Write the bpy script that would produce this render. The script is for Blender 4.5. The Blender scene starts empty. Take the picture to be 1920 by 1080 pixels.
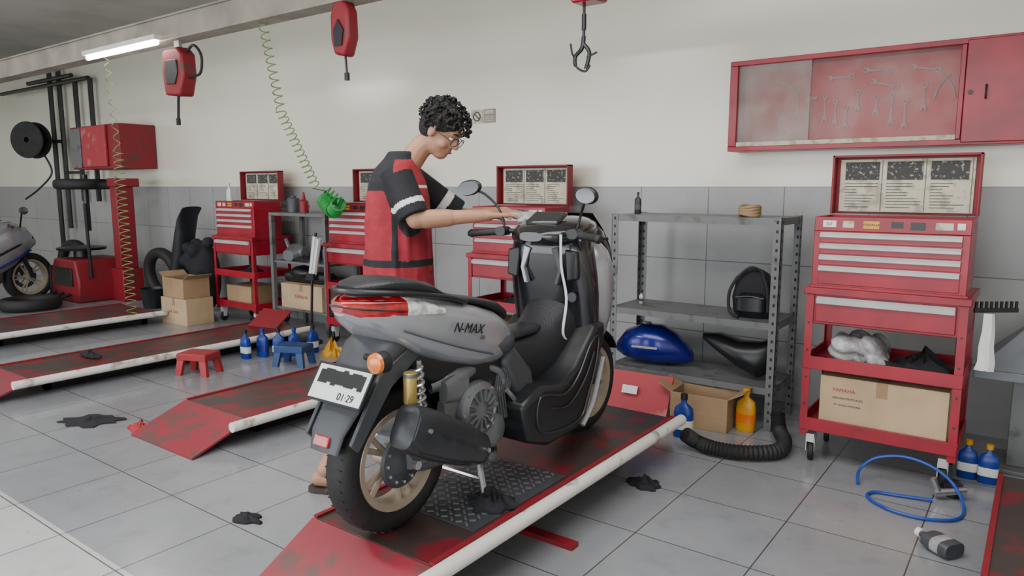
import bpy, bmesh, math, random
from mathutils import Vector, Matrix, Euler
random.seed(7)
SC=bpy.context.scene
COL=SC.collection
V=Vector
# ------------------------------------------------------------------ materials
def _nt(name):
    m=bpy.data.materials.new(name); m.use_nodes=True
    return m,m.node_tree,m.node_tree.nodes['Principled BSDF']
def mat(name,col,rough=.5,metal=0,var=.12,scale=8,bump=0,bscale=60,col2=None,thr=None,emit=0,coat=0):
    """plain procedural paint: base colour broken up by noise, optional worn second colour"""
    m,nt,b=_nt(name); N=nt.nodes; Lk=nt.links
    tc=N.new('ShaderNodeTexCoord'); nz=N.new('ShaderNodeTexNoise'); nz.inputs['Scale'].default_value=scale; nz.inputs['Detail'].default_value=6
    Lk.new(tc.outputs['Object'],nz.inputs['Vector'])
    rp=N.new('ShaderNodeValToRGB'); Lk.new(nz.outputs['Fac'],rp.inputs['Fac'])
    c=list(col)+[1]
    if col2 is None:
        d=[max(0,x*(1-var)) for x in col]+[1]; l=[min(1,x*(1+var)) for x in col]+[1]
        rp.color_ramp.elements[0].position=.35; rp.color_ramp.elements[0].color=d
        rp.color_ramp.elements[1].position=.65; rp.color_ramp.elements[1].color=l
    else:
        t=thr or .5
        rp.color_ramp.elements[0].position=t-.06; rp.color_ramp.elements[0].color=c
        rp.color_ramp.elements[1].position=t+.06; rp.color_ramp.elements[1].color=list(col2)+[1]
    Lk.new(rp.outputs['Color'],b.inputs['Base Color'])
    b.inputs['Roughness'].default_value=rough; b.inputs['Metallic'].default_value=metal
    if coat: b.inputs['Coat Weight'].default_value=coat; b.inputs['Coat Roughness'].default_value=.08
    if bump:
        n2=N.new('ShaderNodeTexNoise'); n2.inputs['Scale'].default_value=bscale; Lk.new(tc.outputs['Object'],n2.inputs['Vector'])
        bp=N.new('ShaderNodeBump'); bp.inputs['Strength'].default_value=bump; bp.inputs['Distance'].default_value=.01
        Lk.new(n2.outputs['Fac'],bp.inputs['Height']); Lk.new(bp.outputs['Normal'],b.inputs['Normal'])
    if emit:
        b.inputs['Emission Color'].default_value=c; b.inputs['Emission Strength'].default_value=emit
    return m
def tiles(name,c1,c2,mort,size,off,rough,axes='xy',split=None,light=None,stain=.5,gap=.0035):
    m,nt,b=_nt(name); N=nt.nodes; Lk=nt.links
    tc=N.new('ShaderNodeTexCoord'); sp=N.new('ShaderNodeSeparateXYZ'); cb=N.new('ShaderNodeCombineXYZ')
    Lk.new(tc.outputs['Object'],sp.inputs[0]); Lk.new(sp.outputs['X'],cb.inputs['X']); Lk.new(sp.outputs['Y' if axes=='xy' else 'Z'],cb.inputs['Y'])
    mp=N.new('ShaderNodeMapping'); mp.inputs['Location'].default_value=(off[0],off[1],0); Lk.new(cb.outputs[0],mp.inputs['Vector'])
    br=N.new('ShaderNodeTexBrick'); br.offset=0; br.squash=1
    br.inputs['Scale'].default_value=1; br.inputs['Brick Width'].default_value=size; br.inputs['Row Height'].default_value=size
    br.inputs['Mortar Size'].default_value=gap; br.inputs['Mortar Smooth'].default_value=.1
    br.inputs['Color1'].default_value=(*c1,1); br.inputs['Color2'].default_value=(*c2,1); br.inputs['Mortar'].default_value=(*mort,1)
    Lk.new(mp.outputs[0],br.inputs['Vector'])
    base=br.outputs['Color']
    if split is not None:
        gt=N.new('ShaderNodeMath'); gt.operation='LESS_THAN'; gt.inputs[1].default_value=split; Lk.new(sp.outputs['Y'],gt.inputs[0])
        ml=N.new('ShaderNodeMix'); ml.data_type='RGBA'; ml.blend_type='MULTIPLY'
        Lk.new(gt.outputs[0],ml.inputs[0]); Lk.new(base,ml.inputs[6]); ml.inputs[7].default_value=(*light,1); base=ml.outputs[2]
    for sc_,p0,p1,st in ((1.1,.25,.6,stain),(6.5,.28,.46,stain*.6),(23,.26,.36,stain*1.5)):
        nz=N.new('ShaderNodeTexNoise'); nz.inputs['Scale'].default_value=sc_; nz.inputs['Detail'].default_value=8; nz.inputs['Roughness'].default_value=.65
        Lk.new(tc.outputs['Object'],nz.inputs['Vector'])
        rp=N.new('ShaderNodeValToRGB'); rp.color_ramp.elements[0].position=p0; rp.color_ramp.elements[0].color=(1-st,1-st,1-st,1); rp.color_ramp.elements[1].position=p1
        rp.color_ramp.elements[1].color=(1,1,1,1); Lk.new(nz.outputs['Fac'],rp.inputs['Fac'])
        mx=N.new('ShaderNodeMix'); mx.data_type='RGBA'; mx.blend_type='MULTIPLY'; mx.inputs[0].default_value=1
        Lk.new(base,mx.inputs[6]); Lk.new(rp.outputs['Color'],mx.inputs[7]); base=mx.outputs[2]
    Lk.new(base,b.inputs['Base Color'])
    b.inputs['Roughness'].default_value=rough
    bp=N.new('ShaderNodeBump'); bp.inputs['Strength'].default_value=.3; bp.inputs['Distance'].default_value=.004; bp.invert=True
    Lk.new(br.outputs['Fac'],bp.inputs['Height']); Lk.new(bp.outputs['Normal'],b.inputs['Normal'])
    return m
def glass(name,tint=(.9,.92,.92),a=.25,rough=.05,base=(.75,.76,.74)):
    m,nt,b=_nt(name); N=nt.nodes; Lk=nt.links
    tr=N.new('ShaderNodeBsdfTransparent'); tr.inputs[0].default_value=(*tint,1); mx=N.new('ShaderNodeMixShader')
    tc=N.new('ShaderNodeTexCoord'); nz=N.new('ShaderNodeTexNoise'); nz.inputs['Scale'].default_value=5; nz.inputs['Detail'].default_value=5; Lk.new(tc.outputs['Object'],nz.inputs['Vector'])
    rg=N.new('ShaderNodeMapRange'); rg.inputs['From Min'].default_value=.3; rg.inputs['From Max'].default_value=.7; rg.inputs['To Min'].default_value=a*.6; rg.inputs['To Max'].default_value=a*1.4
    Lk.new(nz.outputs['Fac'],rg.inputs['Value']); Lk.new(rg.outputs[0],mx.inputs[0])
    b.inputs['Base Color'].default_value=(*base,1); b.inputs['Roughness'].default_value=rough
    Lk.new(tr.outputs[0],mx.inputs[1]); Lk.new(b.outputs[0],mx.inputs[2]); Lk.new(mx.outputs[0],N['Material Output'].inputs[0])
    return m
M={}
M['red']=mat('red_paint',(.29,.0035,.018),.36,var=.22,scale=5,coat=.15)
M['red2']=mat('red_paint_worn',(.24,.01,.02),.5,col2=(.13,.03,.03),thr=.60,scale=9)
M['redlift']=mat('red_lift_paint',(.055,.038,.035),.34,col2=(.18,.014,.024),thr=.55,scale=6.5)
M['redramp']=mat('red_ramp_paint',(.26,.02,.036),.4,col2=(.12,.05,.045),thr=.56,scale=8)
M['dark']=mat('black_plastic',(.012,.013,.015),.36,var=.2)
M['black']=mat('black_rubber',(.014,.014,.015),.65,var=.3,bump=.2)
M['gloss']=mat('gloss_black',(.011,.012,.015),.18,coat=.6)
M['vinyl']=mat('seat_vinyl',(.014,.015,.020),.42,bump=.25,bscale=200)
M['silver']=mat('silver_paint',(.34,.35,.385),.27,metal=.4,var=.04,coat=.5)
M['dgrey']=mat('dark_grey_plastic',(.055,.06,.07),.45,var=.1)
M['mgrey']=mat('matt_dark_metal',(.03,.032,.038),.38,metal=.2,var=.15)
M['alu']=mat('cast_aluminium',(.19,.2,.215),.42,metal=.5,bump=.2)
M['chrome']=mat('bright_metal',(.6,.6,.61),.25,metal=.9,var=.05)
M['steel']=mat('handle_aluminium',(.64,.64,.64),.35,metal=.35,var=.08)
M['tool']=mat('dull_tool_steel',(.30,.18,.18),.45,metal=.2,var=.3)
M['gold']=mat('champagne_rim',(.47,.39,.3),.35,metal=.35,var=.08)
M['goldsh']=mat('gold_shock',(.55,.40,.12),.3,metal=.5)
M['rlens']=mat('red_lens',(.38,.003,.008),.12,coat=1,var=.45,scale=25)
M['clens']=mat('clear_lens',(.62,.62,.62),.1,coat=1,var=.4,scale=40)
M['orange']=mat('orange_lens',(.75,.16,.005),.15,coat=1)
M['white']=mat('white_paint',(.75,.74,.71),.4,var=.06)
M['railw']=mat('white_worn_rail',(.78,.76,.72),.4,col2=(.36,.3,.27),thr=.64,scale=12)
M['plate']=mat('plate_white',(.70,.73,.73),.35,var=.04)
M['cream']=mat('cream_wall_paint',(.80,.785,.66),.26,var=.03,scale=1.2,bump=.09,bscale=5)
_b=M['cream'].node_tree.nodes['Principled BSDF']; _b.inputs['Coat Weight'].default_value=.8; _b.inputs['Coat Roughness'].default_value=.2
M['ceil']=mat('ceiling_paint',(.42,.41,.38),.8,var=.1,scale=2)
M['beam']=mat('beam_paint',(.30,.27,.225),.6,var=.2,scale=3)
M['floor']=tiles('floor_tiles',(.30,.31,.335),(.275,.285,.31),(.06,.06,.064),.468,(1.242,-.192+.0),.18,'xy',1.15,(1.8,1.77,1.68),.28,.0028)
M['wtile']=tiles('wall_tiles',(.345,.35,.352),(.32,.327,.33),(.13,.13,.13),.5,(.35,.1),.28,'xz',stain=.14)
M['shelf']=mat('grey_shelf_metal',(.17,.175,.18),.5,metal=.3,col2=(.1,.1,.1),thr=.6,scale=10)
M['card']=mat('cardboard',(.5,.36,.22),.8,var=.12,scale=4)
M['card2']=mat('cardboard_dark',(.34,.225,.125),.85,var=.15,scale=4)
M['paper']=mat('tool_chart_paper',(.6,.56,.43),.7,col2=(.38,.35,.26),thr=.56,scale=22)
M['chart']=mat('tool_chart_print',(.045,.045,.045),.7,col2=(.4,.38,.3),thr=.62,scale=60)
M['blue']=mat('blue_plastic',(.008,.035,.26),.35,var=.2)
M['bluetank']=mat('blue_tank_paint',(.008,.012,.20),.27,metal=.3,coat=.4)
M['bluehose']=mat('blue_hose',(.012,.06,.38),.35)
M['yellow']=mat('yellow_plastic',(.65,.31,.01),.4)
M['green']=mat('green_hose',(.2,.30,.11),.5)
M['green2']=mat('bright_green_hose',(.02,.3,.05),.4)
M['skin']=mat('skin',(.42,.215,.135),.5,var=.08,scale=12)
M['lip']=mat('lips',(.3,.11,.09),.5)
M['hair']=mat('black_hair',(.007,.0065,.007),.6,bump=1,bscale=130)
M['cred']=mat('red_cloth',(.30,.018,.032),.85,var=.18,bump=.5,bscale=18)
M['cblack']=mat('black_cloth',(.012,.012,.017),.85,var=.2,bump=.3,bscale=25)
M['cwhite']=mat('white_cloth',(.7,.7,.7),.8)
M['cgrey']=mat('grey_cloth',(.33,.33,.33),.9,var=.25,scale=20,bump=.5)
M['brown']=mat('brown_sandal',(.05,.035,.03),.7)
M['glass']=glass('cabinet_glass',(.93,.92,.91),.13,.14,(.6,.52,.5))
M['glass2']=glass('dusty_cabinet_glass',(.9,.88,.86),.30,.2,(.5,.45,.42))
M['peg']=mat('red_pegboard',(.58,.055,.075),.6,col2=(.6,.17,.17),thr=.62,scale=5)
M['mirror']=mat('mirror_glass',(.3,.31,.33),.06,metal=.9,var=.01)
M['plastic']=mat('clear_plastic_wrap',(.33,.33,.34),.25,var=.5,scale=14,bump=1,bscale=25)
M['tube']=mat('fluorescent_tube',(1,.98,.93),.4,var=0,emit=30)
M['diff']=mat('lamp_diffuser',(1,.98,.93),.4,var=0,emit=40)
M['pink']=mat('faded_red_board',(.40,.04,.055),.6,col2=(.48,.15,.15),thr=.62,scale=6)
M['basin']=mat('blue_grey_metal',(.19,.21,.235),.5,metal=.1)
M['screen']=mat('meter_screen',(.02,.022,.025),.1,coat=1)
M['redpl']=mat('red_plastic',(.34,.022,.028),.45); M['bluepl']=mat('blue_stool_plastic',(.012,.05,.17),.45)
# ------------------------------------------------------------------ mesh builder
class MB:
    def __init__(s,T=None): s.v=[];s.f=[];s.m=[];s.T=T
    def add(s,vs,fs,m=0):
        o=len(s.v)
        for p in vs:
            p=V(p)
            if s.T is not None: p=s.T@p
            s.v.append(p)
        for f in fs: s.f.append([i+o for i in f]); s.m.append(m)
        return s
    def box(s,c,d,m=0,rot=None):
        R=Euler(rot).to_matrix() if rot else Matrix.Identity(3); c=V(c)
        vs=[c+R@V((x*d[0]/2,y*d[1]/2,z*d[2]/2)) for x in(-1,1) for y in(-1,1) for z in(-1,1)]
        return s.add(vs,[(0,1,3,2),(4,6,7,5),(0,4,5,1),(2,3,7,6),(0,2,6,4),(1,5,7,3)],m)
    def b2(s,a,b,m=0):
        return s.box([(a[i]+b[i])/2 for i in range(3)],[abs(b[i]-a[i]) for i in range(3)],m)
    def loft(s,rings,m=0,caps=True,closed=False):
        n=len(rings[0]); vs=[p for r in rings for p in r]; fs=[]
        K=len(rings)
        for i in range(K if closed else K-1):
            a=i*n;b=((i+1)%K)*n
            for j in range(n): fs.append((a+j,a+(j+1)%n,b+(j+1)%n,b+j))
        if caps and not closed: fs.append(tuple(range(n-1,-1,-1))); fs.append(tuple(range((K-1)*n,K*n)))
        return s.add(vs,fs,m)
    def tube(s,pts,r,n=10,m=0,closed=False):
        pts=[V(p) for p in pts]; K=len(pts); rs=r if isinstance(r,(list,tuple)) else [r]*K
        tg=[]
        for i in range(K):
            a=pts[(i-1)%K] if closed else pts[max(i-1,0)]; b=pts[(i+1)%K] if closed else pts[min(i+1,K-1)]
            d=(b-a); tg.append(d.normalized() if d.length>1e-9 else V((0,0,1)))
        u=tg[0].orthogonal().normalized(); rings=[]
        for i in range(K):
            u=(u-tg[i]*u.dot(tg[i])); u=u.normalized() if u.length>1e-6 else tg[i].orthogonal().normalized()
            w=tg[i].cross(u)
            rings.append([pts[i]+(u*math.cos(2*math.pi*j/n)+w*math.sin(2*math.pi*j/n))*rs[min(i,len(rs)-1)] for j in range(n)])
        return s.loft(rings,m,closed=closed)
    def lathe(s,prof,o=(0,0,0),ax=(0,0,1),n=24,m=0,closed=False):
        o=V(o);ax=V(ax).normalized(); u=ax.orthogonal().normalized(); w=ax.cross(u)
        rings=[[o+ax*h+(u*math.cos(2*math.pi*j/n)+w*math.sin(2*math.pi*j/n))*max(r,1e-4) for j in range(n)] for r,h in prof]
        return s.loft(rings,m,closed=closed)
    def ball(s,c,r,m=0,n=12,R=None):
        c=V(c); r=(r,r,r) if not isinstance(r,(tuple,list)) else r; rings=[]
        for i in range(1,n):
            t=math.pi*i/n
            ring=[]
            for j in range(n+4):
                p=2*math.pi*j/(n+4); q=V((r[0]*math.sin(t)*math.cos(p),r[1]*math.sin(t)*math.sin(p),r[2]*math.cos(t)))
                ring.append(c+(R@q if R else q))
            rings.append(ring)
        return s.loft(rings,m)
    def prism(s,poly,ax,a,b,m=0):
        def P(p,t):
            q=list(p); q.insert(ax,t); return q
        n=len(poly); vs=[P(p,a) for p in poly]+[P(p,b) for p in poly]
        fs=[tuple(range(n)),tuple(range(2*n-1,n-1,-1))]+[(i,i+n,(i+1)%n+n,(i+1)%n) for i in range(n)]
        return s.add(vs,fs,m)
    def cap(s,p,q,r1,r2,m=0,n=12):
        s.tube([p,q],[r1,r2],n,m); s.ball(p,r1,m,8); s.ball(q,r2,m,8); return s
    def plug(s,pts,rs,m=0):
        for i in range(len(pts)-1): s.cap(pts[i],pts[i+1],rs[i],rs[i+1],m)
        return s
def sec(y,w,zb,zt,e=2.4,n=24,x0=0):
    r=[]
    for j in range(n):
        t=2*math.pi*j/n; c=math.cos(t);s_=math.sin(t)
        r.append(V((x0+w*math.copysign(abs(c)**(2/e),c),y,(zb+zt)/2+(zt-zb)/2*math.copysign(abs(s_)**(2/e),s_))))
    return r
def hsec(z,cy,wx,dy,e=2.4,n=24,x0=0):
    r=[]
    for j in range(n):
        t=2*math.pi*j/n; c=math.cos(t);s_=math.sin(t)
        r.append(V((x0+wx*math.copysign(abs(c)**(2/e),c),cy+dy*math.copysign(abs(s_)**(2/e),s_),z)))
    return r
def ring(c,u,w,a,b,n=24,e=2.2):
    c=V(c);r=[]
    for j in range(n):
        t=2*math.pi*j/n; x=math.cos(t);y=math.sin(t)
        r.append(c+u*a*math.copysign(abs(x)**(2/e),x)+w*b*math.copysign(abs(y)**(2/e),y))
    return r
def helix(p,q,R,turns,n=10,taper=None):
    p=V(p);q=V(q);d=(q-p).normalized();u=d.orthogonal().normalized();w=d.cross(u);K=int(turns*n);o=[]
    for i in range(K+1):
        t=i/K;a=2*math.pi*turns*t
        o.append(p.lerp(q,t)+(u*math.cos(a)+w*math.sin(a))*R)
    return o
def smooth_path(pts,sub=6,closed=False):
    P=[V(p) for p in pts];n=len(P);o=[]
    for i in range(n if closed else n-1):
        if closed: a,b,c,d=P[(i-1)%n],P[i],P[(i+1)%n],P[(i+2)%n]
        else: a,b,c,d=P[max(i-1,0)],P[i],P[i+1],P[min(i+2,n-1)]
        for k in range(sub):
            t=k/sub; o.append(.5*((2*b)+(c-a)*t+(2*a-5*b+4*c-d)*t*t+(3*b-a-3*c+d)*t**3))
    if not closed:o.append(P[-1])
    return o
def mesh_of(mb,name,mats,ang=35):
    me=bpy.data.meshes.new(name); me.from_pydata([tuple(v) for v in mb.v],[],mb.f)
    for m in mats: me.materials.append(M[m])
    for p,i in zip(me.polygons,mb.m): p.material_index=i
    bm=bmesh.new(); bm.from_mesh(me); bmesh.ops.recalc_face_normals(bm,faces=bm.faces); bm.to_mesh(me); bm.free()
    me.polygons.foreach_set('use_smooth',[True]*len(me.polygons)); me.set_sharp_from_angle(angle=math.radians(ang))
    return me
def part(parent,name,mb,mats,label=None,bev=0,ang=35,loc=None,rot=None,me=None):
    if isinstance(mats,str): mats=[mats]
    me=me or mesh_of(mb,name,mats,ang)
    o=bpy.data.objects.new(name,me); COL.objects.link(o)
    if parent: o.parent=parent
    if loc: o.location=loc
    if rot: o.rotation_euler=rot
    if bev:
        b=o.modifiers.new('bevel','BEVEL'); b.width=bev; b.segments=2; b.limit_method='ANGLE'; b.angle_limit=math.radians(40)
    if label: o['label']=label
    return o
def tag(o,label,cat,group=None):
    o['label']=label;o['category']=cat
    if group:o['group']=group
    return o
def thing(name,label,cat,loc=(0,0,0),rot=(0,0,0),group=None):
    o=bpy.data.objects.new(name,None); o.empty_display_size=.1; COL.objects.link(o); o.location=loc; o.rotation_euler=rot
    return tag(o,label,cat,group)
def sub(parent,name,loc,rot=(0,0,0)):
    o=bpy.data.objects.new(name,None); COL.objects.link(o); o.parent=parent; o.location=loc; o.rotation_euler=rot; return o
def solo(name,mb,mats,label,cat,loc=(0,0,0),rot=(0,0,0),bev=0,group=None,ang=35,me=None):
    o=part(None,name,mb,mats,bev=bev,loc=loc,rot=rot,ang=ang,me=me); return tag(o,label,cat,group)
def dup(root,loc,rot=None,label=None):
    def cp(o,par):
        c=o.copy(); COL.objects.link(c)
        if par: c.parent=par
        for k in list(o.children): cp(k,c)
        return c
    c=cp(root,None); c.location=loc
    if rot: c.rotation_euler=rot
    if label: c['label']=label
    return c
def text(parent,name,body,size,loc,rot,m,ext=.0006,shear=0,align='CENTER'):
    cu=bpy.data.curves.new(name,'FONT'); cu.body=body; cu.size=size; cu.extrude=ext; cu.shear=shear; cu.align_x=align; cu.align_y='CENTER'; cu.offset=.0
    t=bpy.data.objects.new('tmp',cu); COL.objects.link(t); dg=bpy.context.evaluated_depsgraph_get(); dg.update()
    me=bpy.data.meshes.new_from_object(t.evaluated_get(dg)); bpy.data.objects.remove(t); me.materials.clear(); me.materials.append(M[m])
    o=bpy.data.objects.new(name,me); COL.objects.link(o); o.parent=parent; o.location=loc; o.rotation_euler=rot
    return o
def blob(mb,name,mats,vox=.01,sm=6,assign=None):
    me=mesh_of(mb,name,mats); t=bpy.data.objects.new('tmp',me); COL.objects.link(t)
    r=t.modifiers.new('r','REMESH'); r.mode='VOXEL'; r.voxel_size=vox; r.use_smooth_shade=True
    if sm: s_=t.modifiers.new('s','SMOOTH'); s_.iterations=sm; s_.factor=.5
    dg=bpy.context.evaluated_depsgraph_get(); dg.update(); out=bpy.data.meshes.new_from_object(t.evaluated_get(dg)); bpy.data.objects.remove(t)
    out.materials.clear()
    for m in mats: out.materials.append(M[m])
    for p in out.polygons:
        p.use_smooth=True; p.material_index=assign(p.center) if assign else 0
    return out
R90=math.pi/2
def struct(name,mb,mats):
    o=part(None,name,mb,mats); o['kind']='structure'; return o
# ------------------------------------------------------------------ room
XL,XR,YB,YF,ZC=-15.0,2.6,4.75,-4.0,3.3
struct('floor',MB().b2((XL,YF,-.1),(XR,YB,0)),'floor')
w=MB(); w.b2((XL,YB,0),(XR,YB+.15,1.4),0); w.b2((XL,YB+.004,1.4),(XR,YB+.15,ZC),1)
struct('wall_north',w,['wtile','cream'])
struct('wall_west',MB().b2((XL-.15,YF,0),(XL,YB+.15,ZC)),'cream')
struct('wall_east',MB().b2((XR,YF,0),(XR+.15,YB+.15,ZC)),'cream')
struct('ceiling',MB().b2((XL,YF,ZC),(XR,YB+.15,ZC+.1)),'ceil')
# ------------------------------------------------------------------ lifts
def lift(x0,x1,y0,y1,ry,z,label,plate=True):
    t=thing('motorcycle_lift',label,'motorcycle lift',(x0,y0,0),group='motorcycle lifts in the service bays')
    W=x1-x0;Ln=y1-y0; rc=.25 if plate else .12
    part(t,'platform',MB().b2((0,0,z-.03),(W,Ln,z)),'redlift',bev=.004)
    part(t,'ramp',MB().add([(0,-.005,z),(W,-.005,z),(W,-ry,.012),(0,-ry,.012),(0,-.005,z-.012),(W,-.005,z-.012),(W,-ry,0),(0,-ry,0)],[(0,1,2,3),(7,6,5,4),(0,4,5,1),(1,5,6,2),(2,6,7,3),(3,7,4,0)]),'redramp',label='faded red sloping steel ramp')
    part(t,'guard_rail',MB().tube([(W+.022,-.12,z-.01),(W+.022,Ln+.03,z-.01)],.028,14),'railw',label='white worn tubular side rail')
    part(t,'edge_trim',MB().b2((W-.025,0,z),(W-.004,Ln,z+.012)),'red2'); part(t,'edge_trim',MB().b2((0,0,z),(.02,Ln,z+.008)),'red2')
    b=MB(); h=max(.06,z-.1); b.b2((.05,.12,.0),(.09,Ln-.1,h)); b.b2((W-rc-.05,.12,.0),(W-rc,Ln-.1,h)); b.b2((.05,.12,.0),(W-rc,.16,h-.01)); b.b2((.05,Ln-.16,.0),(W-rc,Ln-.1,h-.01))
    for k in range(2):
        xx=.14 if k==0 else W-rc-.09
        b.tube([(xx,.14,.04),(xx+.02,Ln*.55,z-.04)],.016,6); b.tube([(xx,Ln*.55,.04),(xx+.02,.15+.05,z-.04)],.016,6)
    part(t,'scissor_frame',b,'dark')
    if plate:
        part(t,'floor_bar',MB().b2((-.05,Ln*.36,.0),(W+.1,Ln*.36+.05,.02)),'red2')
        p=MB(); y_0=.26;y_1=.86
        p.b2((.12,y_0,z),(W-.05,y_1,z+.004))
        nx=int((W-.2)/.035);ny=int((y_1-y_0)/.035)
        for i in range(nx):
            for j in range(ny):
                p.box((.145+i*.035,y_0+.02+j*.035,z+.006),(.024,.008,.005),1,(0,0,.7 if (i+j)%2 else -.7))
        part(t,'tread_plate',p,['dgrey','shelf'],label='worn steel tread plate')
    return t
lift(-2.07,-1.47,1.58,3.43,.36,.2,'red scissor motorcycle lift with white side rail under the scooter')
lift(-4.08,-3.44,2.22,4.0,.34,.13,'empty low red motorcycle lift with worn platform and raised ramp',False)
lift(-6.0,-5.36,1.86,4.1,.33,.12,'low red motorcycle lift beside a red plastic stool',False)
lift(-8.14,-7.25,2.2,3.75,.33,.12,'wide dark red motorcycle lift near the tyre machine',False)
lift(-.075,.56,1.7,3.78,.33,.12,'red motorcycle lift with scuffed platform beside the parts washer',False)
# ------------------------------------------------------------------ scooter
def wheel(parent,name,y,z,R,tw,rimr,spokes=5,discr=.11,side=1,cover=False):
    o=sub(parent,name,(0,y,z))
    rr=(R-rimr)/2+.006; Rc=R-rr
    T=MB(); T.lathe([(Rc+rr*math.copysign(abs(math.sin(t))**.9,math.sin(t)),tw/2*math.copysign(abs(math.cos(t))**.75,math.cos(t))) for t in [2*math.pi*k/20 for k in range(20)]],ax=(1,0,0),n=56,closed=True)
    for k in range(44):
        a=2*math.pi*k/44
        for s_ in(-1,1):
            c=V((s_*tw*.22,math.cos(a)*(R-.003),math.sin(a)*(R-.003)))
            T.box(c,(tw*.22,.004,.003),0,(a-R90,0,0))
    part(o,'tyre',T,'black')
    r=MB(); r.lathe([(rimr-.02,-.045),(rimr+.002,-.05),(rimr+.006,-.045),(rimr-.012,-.03),(rimr-.014,.03),(rimr+.006,.045),(rimr+.002,.05),(rimr-.02,.045),(rimr-.026,0)],ax=(1,0,0),n=48,closed=True)
    r.lathe([(.001,-.05),(.035,-.05),(.038,.05),(.001,.05)],ax=(1,0,0),n=24)
    for k in range(spokes):
        for d in(-.16,.16):
            a=2*math.pi*k/spokes; p=V((0.01,math.cos(a)*.03,math.sin(a)*.03)); q=V((.02,math.cos(a+d)*(rimr-.015),math.sin(a+d)*(rimr-.015)))
            r.tube([p,q],[.012,.010],8)
    part(o,'rim',r,'gold',label='champagne gold alloy rim with paired spokes')
    if cover:
        d=MB(); d.lathe([(.001,.05),(.092,.05),(.098,.056),(.09,.066),(.055,.07),(.04,.08),(.001,.082)],(0,0,0),(1,0,0),40)
        for k in range(12):
            a=2*math.pi*k/12; d.lathe([(.001,0),(.006,0),(.006,.006),(.001,.006)],(.066,math.cos(a)*.075,math.sin(a)*.075),(1,0,0),8,1)
        part(o,'hub_cover',d,['dgrey','chrome'])
    elif discr:
        d=MB(); xs=.062*side
        d.lathe([(discr*.68,-.002),(discr,-.002),(discr,.002),(discr*.68,.002)],(xs,0,0),(1,0,0),40,closed=True)
        for k in range(5):
            a=2*math.pi*k/5; d.tube([(xs,math.cos(a)*.03,math.sin(a)*.03),(xs,math.cos(a+.3)*discr*.72,math.sin(a+.3)*discr*.72)],.006,6)
        part(o,'brake_disc',d,'dgrey')
    return o
sc=thing('scooter','silver and black maxi scooter standing on a red lift','scooter',(-1.79,1.70,.2))
wheel(sc,'rear_wheel',0,.258,.258,.115,.178,cover=True)
wheel(sc,'front_wheel',1.33,.243,.243,.105,.178,side=-1)
b=MB(); b.loft([sec(y,w_,a,c,e_,36) for y,w_,a,c,e_ in [(-.205,.03,.79,.836,2.4),(-.165,.075,.752,.85,2.8),(-.085,.122,.695,.857,3.2),(.02,.156,.632,.845,3.5),(.15,.176,.58,.822,3.7),(.3,.184,.535,.785,3.7),(.42,.180,.522,.745,3.5),(.5,.162,.532,.705,3.0),(.555,.125,.56,.655,2.6)]])
part(sc,'side_cover',b,'silver',label='silver painted body cowl')
b=MB(); b.loft([sec(y,w_,a,c,2.6) for y,w_,a,c in [(.38,.178,.575,.645),(.45,.188,.54,.665),(.51,.170,.54,.665),(.575,.125,.556,.64)]]); part(sc,'cowl_trim',b,'dgrey',label='dark grey triangular trim')
b=MB(); b.tube(smooth_path([(.184,.36,.585),(.187,.2,.635),(.176,.05,.69),(.143,-.06,.735)]),.0035,6); part(sc,'panel_line',b,'dgrey')
s_=MB(); s_.loft([sec(y,w_,a,c,3.0) for y,w_,a,c in [(-.168,.04,.87,.884),(-.135,.085,.863,.896),(-.06,.116,.855,.905),(.02,.134,.843,.898),(.09,.142,.822,.88),(.14,.146,.81,.845),(.22,.148,.792,.82),(.35,.148,.758,.795),(.46,.138,.715,.77),(.54,.11,.67,.735),(.6,.05,.65,.69)]])
part(sc,'seat',s_,'vinyl',label='black vinyl stepped dual seat')
g=MB(); g.tube(smooth_path([(.155,.24,.795),(.157,.14,.822),(.145,.0,.848),(.115,-.10,.862),(.065,-.17,.868),(0,-.19,.869),(-.065,-.17,.868),(-.115,-.10,.862),(-.145,.0,.848),(-.157,.14,.822),(-.155,.24,.795)]),.010,10)
part(sc,'grab_rail',g,'dark')
def lens(a,b_,m,n):
    pts=[(-.213,.028,.804,.838),(-.172,.078,.778,.849),(-.10,.118,.762,.852),(-.035,.142,.757,.848),(.035,.163,.757,.835),(.11,.176,.762,.80)]
    q=MB(); q.loft([sec(y,w_,c,d,3.2) for y,w_,c,d in pts[a:b_]]); part(sc,n,q,m,label='red tail lens' if m=='rlens' else 'clear indicator lens')
lens(0,4,'rlens','tail_light'); lens(3,6,'clens','indicator_lens')
b=MB(); b.loft([sec(y,w_,c,d,2.6) for y,w_,c,d in [(-.219,.03,.82,.826),(-.177,.082,.81,.82),(-.105,.121,.80,.81),(-.04,.1445,.794,.802)]]); part(sc,'light_strip',b,'dark')
t=text(sc,'lettering','N-MAX',.05,(.188,.215,.705),(R90,0,R90),'dark',.001,.35); t.rotation_euler=(R90+.0,0.20,R90)
t=text(sc,'lettering','155',.02,(.188,.29,.66),(R90,0,R90),'dgrey',.001,.35); t.rotation_euler=(R90+.0,0.20,R90)
f=MB(); f.loft([ring((0,y,z),V((1,0,0)),V((0,math.cos(.6),-math.sin(.6))),w_,d) for y,z,w_,d in [(.0,.68,.11,.09),(-.07,.655,.112,.07),(-.125,.60,.11,.04),(-.165,.54,.10,.028),(-.215,.48,.085,.02),(-.265,.42,.075,.018),(-.285,.36,.065,.016)]])
part(sc,'rear_fender',f,'dgrey',bev=0)
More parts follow.
